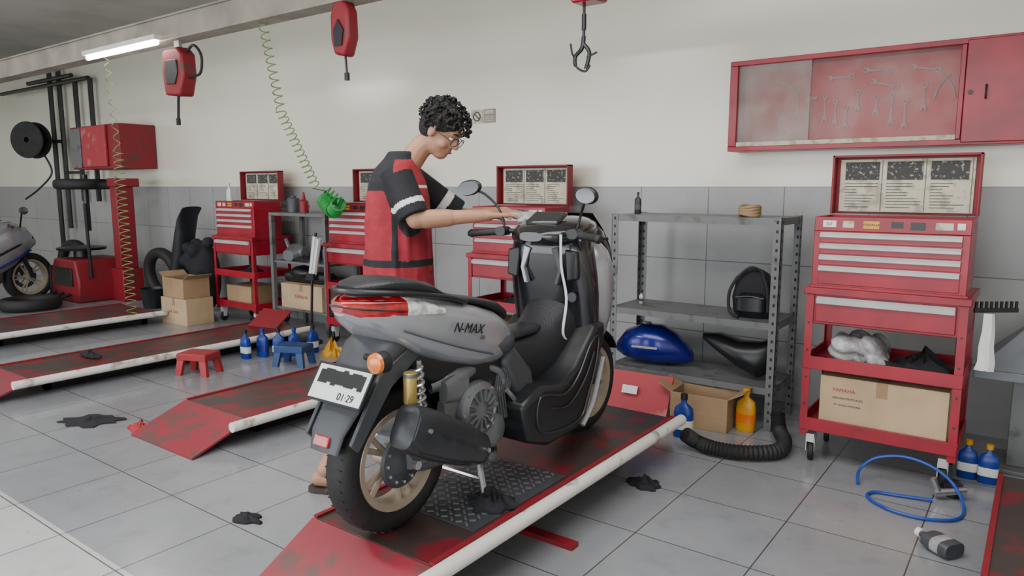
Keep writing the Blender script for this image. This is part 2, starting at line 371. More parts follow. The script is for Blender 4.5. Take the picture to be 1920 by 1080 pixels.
for xa,xb in((.10,.115),(-.115,-.10)):
    f=MB(); f.prism([(-.27,.40),(-.14,.60),(.02,.68),(.06,.64),(-.09,.55),(-.24,.37)],0,xa,xb); part(sc,'fender_stay',f,'dgrey',bev=.003)
pl=sub(sc,'number_plate',(0,-.212,.565),(math.radians(-33),0,0))
part(pl,'plate_sheet',MB().box((0,0,0),(.25,.004,.118)),'plate',bev=.003)
fr=MB()
for z in(-.062,.062): fr.box((0,.002,z),(.26,.01,.007))
for x in(-.128,.128): fr.box((x,.002,0),(.007,.01,.128))
part(pl,'plate_frame',fr,'dark')
cb=MB(); random.seed(3)
for k in range(10): cb.box((-.095+k*.0212,-.0035,.018+.003*(k%3)),(.0222,.002,.045+.006*(k%2)))
part(pl,'redaction_bar',cb,'dark'); text(pl,'lettering','01·29',.034,(.05,-.003,-.038),(R90,0,0),'dark')  # jagged black bar blots out the registration characters
part(sc,'reflector',MB().box((0,-.292,.40),(.07,.012,.035),0,(-.4,0,0)),'rlens',bev=.004)
for s in(-1,1):
    ix,iy=(.168,-.18) if s>0 else (.10,.0)
    q=MB(); q.tube([(s*.06,iy+.03,.655),(s*(ix-.02),iy+.01,.66)],.012,8); q.lathe([(.001,-.03),(.03,-.03),(.035,-.005),(.035,.01)],(s*ix,iy,.66),(0,1,0),20); part(sc,'indicator_housing',q,'dark')
    q=MB(); q.lathe([(.034,.0),(.031,.012),(.018,.02),(.001,.023)],(s*ix,iy-.025,.66),(0,-1,0),20); part(sc,'turn_indicator',q,'orange',label='orange turn indicator')
hg=MB()
hg.loft([ring((0,.0+.28*math.cos(t),.258+.28*math.sin(t)),V((1,0,0)),V((0,math.cos(t),math.sin(t))),.066,.008) for t in [math.radians(a) for a in range(20,140,10)]]); part(sc,'mud_hugger',hg,'dark')
for s in(-1,1):
    q=MB(); q.tube([(s*.13,.02,.62),(s*.125,.05,.30)],.010,8); q.lathe([(.001,0),(.022,0),(.022,.05),(.001,.05)],(s*.13,.025,.34),(0,-.03,1),16); q.tube([(s*.125,.05,.31),(s*.09,.05,.29)],.014,8)
    part(sc,'shock_absorber',q,'chrome')
    q=MB(); q.tube(helix((s*.13,.025,.36),(s*.13,.0,.60),.026,9,12),.0055,6); part(sc,'shock_spring',q,'chrome')
    q=MB(); q.lathe([(.001,0),(.021,0),(.023,.006),(.023,.10),(.021,.106),(.001,.106)],(s*.152,-.045,.49),(0,.0,1),18); q.lathe([(.001,0),(.024,0),(.024,.012),(.001,.012)],(s*.152,-.045,.58),(0,.0,1),18,1); q.b2((s*.13-.012,-.04,.575),(s*.13+.012,.01,.59),1); part(sc,'shock_reservoir',q,['goldsh','alu'],label='gold gas reservoir')
q=MB(); q.loft([sec(y,w_,a,c,3) for y,w_,a,c in [(-.0,.09,.58,.68),(.07,.11,.5,.68),(.2,.13,.44,.66),(.35,.14,.40,.64),(.5,.13,.36,.60),(.6,.11,.33,.60)]]); part(sc,'frame_cover',q,'dark')
e=MB(); e.loft([sec(y,w_,a,c,3,x0=-.02) for y,w_,a,c in [(.02,.09,.19,.32),(.12,.12,.17,.38),(.25,.13,.16,.42),(.38,.12,.17,.42),(.46,.09,.2,.38)]])
e.loft([sec(y,w_,a,c,3,20,.10) for y,w_,a,c in [(.16,.02,.30,.44),(.22,.04,.25,.50),(.34,.045,.22,.50),(.44,.04,.22,.44),(.49,.02,.26,.38)]])
e.lathe([(.001,0),(.105,0),(.11,.015),(.105,.035),(.08,.048),(.075,.04),(.03,.04),(.001,.045)],(.125,.31,.38),(1,0,0),36)
for k in range(14):
    a=2*math.pi*k/14; e.box((.172,.31+.058*math.cos(a),.38+.058*math.sin(a)),(.012,.046,.006),0,(a,0,0))
e.lathe([(.001,0),(.065,0),(.065,.03),(.05,.04),(.001,.042)],(.12,.41,.27),(1,0,0),28)
e.tube([(.09,.0,.258),(.1,.2,.27)],[.028,.04],10)
for k in range(7): e.box((.07,.44+k*.014,.45),(.15,.005,.11),0,(-.25,0,0))
for k in range(8):
    a=2*math.pi*k/8; e.lathe([(.001,0),(.007,0),(.007,.008),(.001,.008)],(.16,.31+.096*math.cos(a),.38+.096*math.sin(a)),(1,0,0),6,1)
e.tube([(.08,.12,.50),(.12,.22,.52),(.10,.36,.53)],[.03,.035,.03],12); e.loft([sec(y,.02,a,c,3,16,.13) for y,a,c in((.14,.44,.52),(.2,.43,.54),(.26,.45,.53))])
e.lathe([(.001,0),(.017,0),(.017,.02),(.001,.02)],(.12,0,.258),(1,0,0),6,1)
for k in range(5): e.box((.135,.42+k*.016,.35),(.03,.006,.10),0,(.2,0,0))
e.tube(smooth_path([(.10,.36,.53),(.14,.44,.50),(.13,.50,.42)]),.014,8)
part(sc,'engine',e,['alu','chrome'],label='grey cast engine casing with round finned cover')
mu=MB()
P0=V((.19,.28,.235));P1=V((.205,-.14,.45)); d=(P1-P0).normalized(); uu=V((1,0,0)); ww=d.cross(uu).normalized()
mu.loft([ring(P0.lerp(P1,t),uu,ww,a,b_,32,3.6) for t,a,b_ in [(-.06,.02,.02),(0,.035,.04),(.12,.048,.06),(.35,.055,.074),(.7,.058,.084),(.90,.056,.080),(.97,.05,.07),(1.0,.03,.045)]])
part(sc,'exhaust_muffler',mu,'mgrey',label='dark grey angular exhaust muffler')
sh=MB()
sh.loft([ring(P0.lerp(P1,t)+V((.012,0,.006)),uu,ww,a,b_,32,4.2) for t,a,b_ in [(.05,.042,.035),(.14,.055,.058),(.45,.060,.070),(.84,.060,.074),(.96,.045,.05)]]); part(sc,'heat_shield',sh,'mgrey',bev=0)
for k in range(3): part(sc,'shield_slot',MB().box(P0.lerp(P1,.32+k*.17)+V((.073,0,.008)),(.004,.05,.010),0,(-.47,0,0)),'black')
for k in(.12,.86): part(sc,'shield_bolt',MB().lathe([(.001,0),(.008,0),(.008,.008),(.001,.008)],P0.lerp(P1,k)+V((.068,0,.01)),(1,0,0),10),'chrome')
part(sc,'header_pipe',MB().tube(smooth_path([(.19,.26,.24),(.17,.36,.18),(.1,.46,.17),(.04,.5,.28)]),.019,10),'alu')
q=MB()
for s in(-1,1): q.tube(smooth_path([(s*.07,.40,.17),(s*.12,.37,.08),(s*.16,.34,.012)],4),.013,8); q.tube([(s*.16,.32,.012),(s*.16,.39,.012)],.014,8)
q.tube([(-.12,.37,.08),(.12,.37,.08)],.011,8); part(sc,'centre_stand',q,'chrome')
fl=MB()
fl.prism([(.48,.36),(.62,.41),(.76,.385),(.88,.44),(.97,.53),(1.04,.60),(1.12,.60),(1.12,.52),(1.06,.42),(1.01,.30),(.96,.19),(.88,.155),(.66,.15),(.52,.2)],0,-.235,.235); part(sc,'floorboard',fl,'dark',bev=.02,label='black moulded footboard with curved side panel')
fl=MB(); fl.tube(smooth_path([(.236,.60,.37),(.24,.77,.345),(.24,.88,.40),(.24,.98,.52),(.238,1.05,.54),(.238,1.03,.42),(.238,.97,.30),(.238,.90,.205),(.238,.70,.2),(.238,.58,.25)],5,True),.005,6,0,True); fl.tube(smooth_path([(.237,.66,.31),(.241,.80,.29),(.241,.93,.37),(.241,1.01,.48)],5),.004,6); part(sc,'panel_groove',fl,'mgrey')
fl=MB(); fl.tube(smooth_path([(.232,.93,.165),(.236,1.0,.235),(.236,1.05,.33),(.234,1.10,.44)],5),.012,8); part(sc,'footboard_strip',fl,'silver',label='silver lower edge strip')
tn=MB(); tn.loft([sec(y,w_,a,c,3) for y,w_,a,c in [(.5,.08,.33,.61),(.56,.10,.3,.59),(.66,.105,.3,.58),(.78,.11,.3,.585),(.88,.12,.3,.61),(.98,.14,.3,.69),(1.06,.15,.35,.78)]]); part(sc,'centre_tunnel',tn,'vinyl',label='matt black raised centre tunnel')
tn=MB(); tn.loft([sec(y,w_,a,c,3) for y,w_,a,c in [(.63,.06,.57,.585),(.66,.075,.57,.598),(.8,.08,.575,.605),(.85,.065,.575,.61)]]); part(sc,'fuel_lid',tn,'dark')
kp=MB(); kp.prism([(.52,.60),(.66,.46),(.70,.30),(.62,.26),(.55,.38),(.47,.52)],0,-.155,.155); part(sc,'knee_panel',kp,'dgrey',bev=.02)
kp=MB(); kp.tube(smooth_path([(.162,.47,.42),(.17,.52,.36),(.172,.56,.28)]),[.01]*7+[.014]*6,8); part(sc,'passenger_footrest',kp,'chrome')
ap=MB(); ap.loft([hsec(z,cy,wx,dy,2.5,32) for z,cy,wx,dy in [(.47,1.16,.172,.04),(.54,1.17,.203,.06),(.64,1.185,.219,.09),(.75,1.19,.222,.11),(.85,1.185,.214,.11),(.91,1.185,.19,.09),(.95,1.185,.15,.07)]]); part(sc,'front_apron',ap,'silver',label='silver painted leg shield')
ap=MB(); ap.loft([hsec(z,cy,wx,dy,3.0,32) for z,cy,wx,dy in [(.42,1.07,.18,.05),(.52,1.075,.205,.06),(.62,1.07,.216,.07),(.72,1.06,.219,.08),(.82,1.045,.216,.085),(.9,1.035,.207,.09),(.96,1.035,.195,.085),(1.0,1.05,.17,.075)]]); part(sc,'inner_shield',ap,'gloss',label='black inner leg shield with glove boxes')
for s in(-1,1):
    q=MB(); q.prism([(s*.055,.93),(s*.09,.94),(s*.11,.84),(s*.09,.77),(s*.07,.77),(s*.09,.84)],1,.938,.965); part(sc,'shield_trim',q,'silver' if s<0 else 'dgrey',bev=.004)
    q=MB(); q.prism([(s*.12,.93),(s*.185,.92),(s*.19,.80),(s*.13,.79)],1,.945,.97); part(sc,'glove_box',q,'dark',bev=.008)
q=MB(); q.lathe([(.001,0),(.02,0),(.022,.012),(.001,.012)],(.15,.975,.72),(0,-1,0),16); part(sc,'ignition_lock',q,'dgrey')
q=MB(); q.loft([hsec(z,cy,wx,dy,2.4) for z,cy,wx,dy in [(.76,1.30,.12,.08),(.83,1.32,.135,.10),(.91,1.30,.13,.11),(.99,1.26,.12,.10),(1.05,1.22,.09,.07)]]); part(sc,'front_cowl',q,'gloss',label='black front cowl')
h=MB(); h.loft([sec(y,w_,a,c,2.7) for y,w_,a,c in [(.86,.06,.965,1.005),(.90,.13,.945,1.025),(.97,.17,.935,1.05),(1.05,.18,.93,1.065),(1.13,.17,.93,1.07),(1.22,.13,.94,1.065),(1.28,.06,.96,1.04)]]); part(sc,'handlebar_cover',h,'gloss')
part(sc,'instrument_panel',MB().box((0,.985,1.06),(.17,.10,.02),0,(.45,0,0)),'screen',bev=.008)
for s in(-1,1):
    h=MB(); h.tube(smooth_path([(s*.08,.96,1.0),(s*.2,.92,1.0),(s*.35,.86,.985)]),.011,8); part(sc,'handlebar',h,'dark')
    part(sc,'grip',MB().lathe([(.001,0),(.019,0),(.017,.012),(.0165,.115),(.02,.122),(.013,.135),(.001,.135)],(s*.22,.908,.998),(s*.13,-.048,-.012),14),'black')
    q=MB(); q.loft([sec(0,.028,-.02,.022,2.4,14)]*1+[[p+V((0,.05,0)) for p in sec(0,.028,-.02,.022,2.4,14)]]); q.v=[p+V((s*.19,.89,1.0)) for p in q.v]
    q.tube(smooth_path([(s*.18,.96,1.0),(s*.25,.96,.992),(s*.34,.925,.985)]),[.008]*6+[.007]*6+[.009],8); part(sc,'brake_lever',q,'dark')
    k_=1 if s<0 else .62; dz_=0 if s<0 else -.03
    mi=sub(sc,'mirror',(s*.19,.93,1.01))
    q=MB(); q.tube(smooth_path([(0,0,0),(s*.035*k_,-.0,.09+dz_*.5),(s*.09*k_,-.03,.155+dz_),(s*.13*k_,-.06,.175+dz_)]),.006,8); part(mi,'mirror_stalk',q,'dark')
    R=Euler((.12,s*.18,.2 if s<0 else .1)).to_matrix(); c=V((s*.15*k_,-.07,.185+dz_)); rx=.064 if s<0 else .05
    q=MB(); q.ball(c,(rx,.022,.036),0,12,R); part(mi,'mirror_housing',q,'dark')
    q=MB(); q.loft([[c+R@V((x*(rx-.008),yy,z*.030)) for x,z in [(math.cos(2*math.pi*k/24),math.sin(2*math.pi*k/24)) for k in range(24)]] for yy in(-.024,-.019)]); part(mi,'mirror_glass',q,'mirror')
ws=MB(); N_=9; rings=[]
for y,z,w_ in [(1.46,.84,.13),(1.43,.92,.13),(1.38,1.0,.12),(1.33,1.075,.09)]:
    rings.append([V((w_*math.sin(t),y-.12*(1-math.cos(t)),z)) for t in [(-1+2*k/(N_-1))*1.2 for k in range(N_)]]+[V((w_*math.sin(t),y-.006-.12*(1-math.cos(t)),z)) for t in [(1-2*k/(N_-1))*1.2 for k in range(N_)]])
ws.loft(rings); part(sc,'windscreen',ws,'gloss',label='dark smoked windscreen')
fk=MB()
for s in(-1,1): fk.tube([(s*.075,1.33,.243),(s*.075,1.24,.62)],[.022,.018],12)
fk.tube([(-.09,1.33,.243),(.09,1.33,.243)],.012,8); part(sc,'fork',fk,'dgrey')
ff=MB(); ff.loft([ring((0,1.33+.265*math.cos(t),.243+.265*math.sin(t)),V((1,0,0)),V((0,math.cos(t),math.sin(t))),.062,.008) for t in [math.radians(a) for a in range(30,160,10)]]); part(sc,'front_fender',ff,'dark')
st=MB(); pts=smooth_path([(.15,.87,1.0),(.135,.90,.86),(.15,.92,.72),(.14,.91,.58),(.15,.92,.54)],5)
st.loft([[p+V((-.007,0,0)),p+V((.007,-.003,0)),p+V((.007,-.001,0)),p+V((-.007,.002,0))] for p in pts])
solo('hanging_strap',st,'cwhite','narrow white plastic strip hanging from the handlebar','strip',(-1.79,1.70,.2))
# ------------------------------------------------------------------ person
pe=thing('person','person in red and black work shirt leaning over the scooter handlebar','person',(-2.5,2.4,0))
T=Matrix.Translation((2.5,-2.4,0))
fw=V((.82,.57,0)).normalized(); rt=V((fw.y,-fw.x,0)); up=V((0,0,1))
shR=V((-2.40,2.37,1.45));elR=V((-2.30,2.38,1.25));wrR=V((-2.06,2.61,1.27))
shL=V((-2.60,2.64,1.45));elL=V((-2.42,2.84,1.25));wrL=V((-2.15,2.86,1.275))
hipR=V((-2.45,2.38,.92));knR=V((-2.46,2.29,.50));anR=V((-2.59,2.05,.10))
hipL=V((-2.56,2.56,.92));knL=V((-2.49,2.68,.5));anL=V((-2.52,2.66,.10))
neck=V((-2.46,2.50,1.52)); hc=V((-2.31,2.575,1.655))
hf=V((.88,.22,-.66)).normalized(); hr=hf.cross(up).normalized(); hu=hr.cross(hf).normalized()
HM=Matrix.Translation(hc)@Matrix((hr,hf,hu)).transposed().to_4x4()
body=MB(T)
body.loft([ring(V((-2.5,2.46,z)),rt,fw,a,b_) for z,a,b_ in [(.86,.15,.11),(1.0,.15,.11),(1.2,.155,.11),(1.35,.165,.11),(1.44,.16,.10),(1.5,.10,.07)]])
body.plug([neck+V((-.01,-.01,-.04)),neck+V((.05,.03,.06)),hc-hu*.05-hf*.02],[.060,.054,.052])
body.plug([shR,elR,wrR],[.052,.042,.028]); body.plug([elR.lerp(wrR,.15),elR.lerp(wrR,.45)],[.045,.041])
body.plug([shL,elL,wrL],[.052,.040,.028])
for h_,k_,a_ in((hipR,knR,anR),(hipL,knL,anL)):
    body.plug([h_,k_,a_],[.085,.058,.038]); body.plug([k_.lerp(a_,.15),k_.lerp(a_,.4)],[.055,.058])
    body.plug([a_+V((0,0,-.04))-fw*.03,a_+V((0,0,-.055))+fw*.08,a_+V((0,0,-.065))+fw*.15],[.036,.034,.024])
    for k in range(5): 
        t0=a_+V((0,0,-.07))+fw*(.14)+rt*(-.03+.015*k); body.plug([t0,t0+fw*(.045)],[.012,.009])
def hand(w_,dirv,nrm,sgn,curl):
    dirv=dirv.normalized(); side=dirv.cross(nrm).normalized(); nrm=side.cross(dirv).normalized()*1
    for k in range(4):
        kn=w_+dirv*.088+side*(.027-.018*k)
        body.plug([w_+side*(.016-.011*k),kn],[.017,.0115])
        Ls=[.070,.078,.073,.058][k]; 
        p=kn; dd=dirv.copy()
        for j in range(3):
            ang=curl*(j+.6); dd=(dirv*math.cos(ang)-nrm*math.sin(ang)); q=p+dd*Ls*(.45,.32,.25)[j]; body.plug([p,q],[.0095-.001*j,.0088-.001*j]); p=q
    p=w_+side*.022*sgn+dirv*.02; q=p+side*.03*sgn+dirv*.03-nrm*.012; r_=q+dirv*.03-nrm*.012+side*.006*sgn; body.plug([p,q,r_],[.013,.0105,.0085])
hand(wrR,V((.12,.125,-.0)),up,-1,.26)
hand(wrL,V((.17,-.01,-.01)),up,1,.26)
hb=MB(T@HM)
hb.ball((0,-.01,.03),(.076,.096,.088),n=16); hb.ball((0,.012,-.03),(.064,.078,.085),n=14); hb.ball((0,.045,-.08),(.038,.04,.035),n=10); hb.ball((0,.03,-.055),(.052,.05,.045),n=10)
hb.plug([(0,.086,.012),(0,.104,-.018)],[.010,.014]); hb.ball((-.012,.094,-.022),.009,n=6); hb.ball((.012,.094,-.022),.009,n=6)
hb.ball((0,.082,-.052),(.022,.010,.006),n=8); hb.ball((0,.080,-.061),(.019,.010,.007),n=8); hb.ball((0,.078,.032),(.05,.015,.011),n=8)
for s in(-1,1): hb.ball((s*.077,-.008,-.005),(.012,.020,.033),n=10); hb.ball((s*.04,.055,-.03),(.025,.025,.025),n=8)
o=len(body.v); body.v+=hb.v; body.f+=[[i+o for i in f_] for f_ in hb.f]; body.m+=hb.m
part(pe,'body',None,None,me=blob(body,'body',['skin'],.0055,3))
for s in(-1,1):
    part(pe,'eye',MB(T@HM).ball((s*.031,.076,.008),(.013,.011,.008),n=8),'white'); part(pe,'pupil',MB(T@HM).ball((s*.031,.085,.006),(.006,.004,.006),n=8),'dark')
    part(pe,'eyebrow',MB(T@HM).tube([(s*.015,.094,.035),(s*.033,.093,.041),(s*.052,.080,.036)],[.003,.004,.002],6),'hair')
part(pe,'lips',MB(T@HM).ball((0,.0905,-.057),(.02,.005,.0065),n=8),'lip')
gl=MB(T@HM)
for s in(-1,1):
    gl.tube([(s*.034+.025*math.cos(t),.106-abs(s*.034+.025*math.cos(t))*.15,.004+.02*math.sin(t)) for t in [2*math.pi*k/20 for k in range(20)]],.0018,6,0,True)
    gl.tube([(s*.059,.098,.008),(s*.078,.06,.01),(s*.082,-.01,.005)],.0018,6)
gl.tube([(-.01,.106,.008),(.01,.106,.008)],.0018,6); gs=part(pe,'glasses',gl,'dark',label='thin dark-rimmed spectacles')
hm=MB(T@HM); random.seed(11)
hm.ball((0,-.02,.048),(.087,.102,.09),n=14); hm.ball((0,-.045,0),(.078,.075,.075),n=12)
for k in range(760):
    a=random.uniform(0,2*math.pi); z=random.uniform(-.5,1); 
    x=math.sqrt(max(0,1-z*z)); rr=random.uniform(.98,1.2); nn=V((x*math.cos(a),x*math.sin(a),z)); p=V((nn.x*.090*rr,-.012+nn.y*.110*rr,.047+nn.z*.094*rr))
    if p.y>.03 and p.z<.046: continue
    if p.y>-.03 and p.z<.01: continue
    tv=nn.cross(V((random.uniform(-1,1),random.uniform(-1,1),random.uniform(-1,1)))); tv=tv.normalized() if tv.length>.01 else V((1,0,0))
    L_=random.uniform(.012,.024); r0=random.uniform(.0035,.006)
    hm.tube([p-tv*L_*.5,p+nn*L_*.35,p+tv*L_*.5],[r0*.8,r0,r0*.45],6)
part(pe,'hair',None,None,me=blob(hm,'hair',['hair'],.0034,0),label='short curly black hair')
sh=MB(T)
sh.loft([ring(V((-2.5,2.47,z))+fw*o_,rt,fw,a,b_) for z,a,b_,o_ in [(.88,.195,.17,.0),(.95,.193,.166,0),(1.05,.188,.162,0),(1.15,.185,.158,.0),(1.25,.185,.155,0),(1.35,.187,.148,.0),(1.42,.18,.133,0),(1.48,.145,.108,.0),(1.53,.085,.078,.015),(1.565,.070,.070,.03)]])
for k,(z0,z1,aa) in enumerate([(.9,1.2,-1.2),(.9,1.15,-.6),(.92,1.3,.1),(.9,1.1,.7),(1.0,1.35,1.3),(.9,1.25,2.2),(.9,1.2,3.0),(.9,1.3,-2.1),(1.1,1.38,-.9),(1.05,1.3,.45)]):
    p=V((-2.5,2.47,0))+rt*(.177*math.cos(aa))+fw*(.155*math.sin(aa)); sh.tube([p+V((0,0,z0)),p*1+V((0,0,(z0+z1)/2))+rt*.01,p-(rt*math.cos(aa)+fw*math.sin(aa))*.02+V((0,0,z1))],[.020,.018,.006],8)
for a_,b_ in((shR,elR),(shL,elL)):
    e_=a_.lerp(b_,.92); d_=(b_-a_).normalized(); sh.tube([a_-d_*.03,a_.lerp(b_,.5),e_],[.074,.071,.072],16); sh.ball(a_,.075,n=12)
def shc(c):
    c=c+V((-2.5,2.4,0))
    for a_,b_ in((shR,elR),(shL,elL)):
        ab=b_-a_; t=(c-a_).dot(ab)/ab.length_squared; dd=(c-(a_+ab*max(0,min(1,t)))).length
        if dd<.086 and (t>.02 ) and (c-V((-2.5,2.47,c.z))).dot(rt)*(1 if a_ is shR else -1)>.115:
            return 2 if .60<t<.72 else 1
    x=(c-V((-2.5,2.47,0))); f_=x.dot(fw); s=abs(x.dot(rt))
    if c.z>1.525: return 1
    if 1.03<c.z<1.06: return 1
    if c.z>1.38 and f_<.02 and s>.04: return 1
    if 1.06<c.z<1.38 and s>.13 and .0<f_<.03: return 1
    if c.z>1.2 and .03<f_ and abs(c.z-1.40)<.006: return 2
    return 0
part(pe,'shirt',None,None,me=blob(sh,'shirt',['cred','cblack','cwhite'],.0065,4,shc),label='red work shirt with black yoke, sleeves and waistband')
so=MB(T); so.loft([ring(V((-2.5,2.47,z)),rt,fw,a,b_) for z,a,b_ in [(.84,.17,.14),(.9,.175,.14),(1.0,.165,.13)]])
for h_,k_ in((hipR,knR),(hipL,knL)): so.tube([h_,k_+ (k_-h_).normalized()*.03],[.105,.09],16); so.ball(h_,.105,n=10)
part(pe,'shorts',None,None,me=blob(so,'shorts',['cblack'],.01,4),label='black knee-length shorts')
for a_ in(anR,anL):
    q=MB(T); c=V((a_.x,a_.y,0)); q.loft([ring(c+fw*.055+V((0,0,z)),rt,fw,.05,.135,20,2.6) for z in(.001,.022)])
    q.tube(smooth_path([c+rt*.05+V((0,0,.015))+fw*.02,c+rt*.04+fw*.06+V((0,0,.07)),c+fw*.09+V((0,0,.085)),c-rt*.04+fw*.06+V((0,0,.07)),c-rt*.05+V((0,0,.015))+fw*.02]),.011,8); part(pe,'sandal',q,'brown')
cl=MB(); random.seed(5)
for k in range(14): cl.ball((-1.95+random.uniform(-.06,.06),2.79+random.uniform(-.07,.06),1.262+random.uniform(-.02,.012)),(random.uniform(.03,.045),random.uniform(.03,.045),.014),n=8)
solo('polishing_cloth',None,None,'grey wiping cloth held under the hands on the scooter','cloth',me=blob(cl,'polishing_cloth',['cgrey'],.006,2))
# ------------------------------------------------------------------ tool carts and chests
def build_cart(loc,label):
    t=thing('tool_cart',label,'tool cart',loc,group='red tool carts along the wall'); W=.69;D=.44
    for x in(0,W):
        for y in(0,D):
            fr=MB(); sx=1 if x==0 else -1; sy=1 if y==0 else -1
            fr.prism([(x,y),(x+sx*.035,y),(x+sx*.035,y+sy*.004),(x+sx*.004,y+sy*.004),(x+sx*.004,y+sy*.035),(x,y+sy*.035)],2,.14,.9)
            for k in range(4): fr.b2((x+sx*.012,y-sy*.0006,.30+.14*k),(x+sx*.022,y+sy*.003,.31+.14*k),1)
            part(t,'leg',fr,['red','dark'],label='red angle-iron corner leg')
    for z,h in((.18,.055),(.5,.055)):
        s=MB(); s.b2((.005,.005,z),(W-.005,D-.005,z+.01)); s.b2((-.002,-.004,z-.01),(W+.002,.008,z+h)); s.b2((-.002,D-.008,z-.01),(W+.002,D+.004,z+h)); s.b2((-.004,0,z-.01),(.006,D,z+h)); s.b2((W-.006,0,z-.01),(W+.004,D,z+h)); part(t,'shelf',s,'red',bev=.002)
    s=MB(); s.b2((.003,.01,.72),(W-.003,D,.885)); s.b2((-.012,-.012,.87),(W+.012,D+.012,.905)); part(t,'top_box',s,'red',bev=.004)
    d=part(t,'drawer',MB().b2((.045,-.004,.735),(W-.045,.02,.862)),'red',bev=.003)
    h=MB(); h.prism([(-.022,.85),(-.004,.862),(-.004,.83),(-.018,.828)],0,.05,W-.05); part(d,'handle',h,'steel',label='full-width silver drawer handle')
    for x in(.05,W-.05):
        for y in(.05,D-.05):
            c=MB(); c.lathe([(.001,-.014),(.045,-.014),(.05,-.008),(.05,.008),(.045,.014),(.001,.014)],(x,y,.05),(1,.2,0),20,0); c.b2((x-.02,y-.03,.1),(x+.02,y+.03,.145),1)
            for q in(-.02,.02): c.b2((x+q-.002,y-.02,.05),(x+q+.002,y+.02,.12),1)
            part(t,'caster',c,['black','steel'])
    return t
def build_chest(loc,label):
    t=thing('tool_chest',label,'tool chest',loc,group='red tool chests with raised lids'); W=.66;D=.32
    b=MB(); b.b2((0,0,0),(W,D,.28)); b.b2((0,0,.28),(W,.008,.35)); b.b2((0,D-.008,.28),(W,D,.35)); b.b2((0,.008,.28),(.008,D-.008,.35)); b.b2((W-.008,.008,.28),(W,D-.008,.35)); b.b2((-.008,-.008,-.002),(W+.008,D,.012)); part(t,'chest_body',b,'red',bev=.003)
    for z0,z1 in((.225,.275),(.17,.22),(.115,.165),(.02,.11)):
        d=part(t,'drawer',MB().b2((.03,-.005,z0),(W-.03,.01,z1)),'red',bev=.002)
        h=MB(); h.prism([(-.02,z1-.012),(-.006,z1),(-.005,z1-.024),(-.018,z1-.024)],0,.032,W-.032); part(d,'handle',h,'steel',label='full-width silver drawer handle')
    l=sub(t,'lid',(0,D+.01,.355)); l['label']='raised red lid with tool chart inside'
    f=MB(); f.b2((0,.03,0),(W,.035,.30)); f.b2((0,-.035,0),(.012,.035,.30)); f.b2((W-.012,-.035,0),(W,.035,.30)); f.b2((0,-.035,.288),(W,.035,.30)); part(l,'lid_shell',f,'red2',bev=.003)
    part(l,'tool_chart',MB().b2((.03,.02,.012),(W-.03,.028,.278)),'paper')
    c=MB()
    for k in range(3):
        x=.045+k*.195; c.b2((x+.01,.015,.175),(x+.17,.021,.265))
    part(l,'chart_print',c,'chart')
    c=MB(); random.seed(2)
    for k in range(3):
        x=.045+k*.195
        for j in range(9): c.b2((x+.01,.017,.155-j*.015),(x+.06+random.uniform(0,.11),.021,.158-j*.015))
        c.b2((x+.182,.016,.015),(x+.184,.021,.275))
    part(l,'chart_text',c,'dgrey')
    random.seed(9)
    for x,w_,m in((.04,.06,'white'),(.13,.05,'paper'),(.22,.07,'yellow'),(.34,.05,'dark'),(.42,.06,'dark'),(.52,.07,'paper'),(.605,.03,'white')):
        s=part(t,'sticker',MB().b2((x,-.0015,.30+random.uniform(-.004,.004)),(x+w_,0,.332)),m)
    text(t,'lettering','YAMAHA',.018,(.255,-.0022,.315),(R90,0,0),'dark'); text(t,'lettering','SST',.02,(.07,-.0022,.315),(R90,0,0),'dark')
    return t
ct=build_cart((-.93,3.75,0),'tall red tool cart holding a wrapped part and a cardboard box')
ch=build_chest((-.915,3.76,.905),'red four-drawer tool chest with stickers and raised lid')
for x,lb in((-3.50,'partly hidden behind the scooter'),(-5.17,'behind the person'),(-6.95,'beside cardboard boxes')):
    dup(ct,(x,4.18,0),label='red open-shelf tool cart '+lb); dup(ch,(x+.015,4.22,.905),label='red tool chest with raised lid '+lb)
def rag(name,loc,sx,sy,m,label,seed,h=.03,cat='rag',rz=0,grp=None):
    random.seed(seed); b=MB(); n=22
    rad=[random.uniform(.65,1.1) for _ in range(n)]
    up_=[]
    for i,t in enumerate((.05,.3,.55,.8,1)):
        up_.append([V((sx*t*rad[j]*math.cos(2*math.pi*j/n),sy*t*rad[j]*math.sin(2*math.pi*j/n),.006+h*(random.random()*(1.1-t)+ .25*random.random()))) for j in range(n)])
    dn=[[V((p.x,p.y,0.0)) for p in up_[-1]],[V((p.x,p.y,0.0)) for p in up_[0]]]
    b.loft(up_+dn); return solo(name,b,m,label,cat,loc,(0,0,rz),ang=60,group=grp)
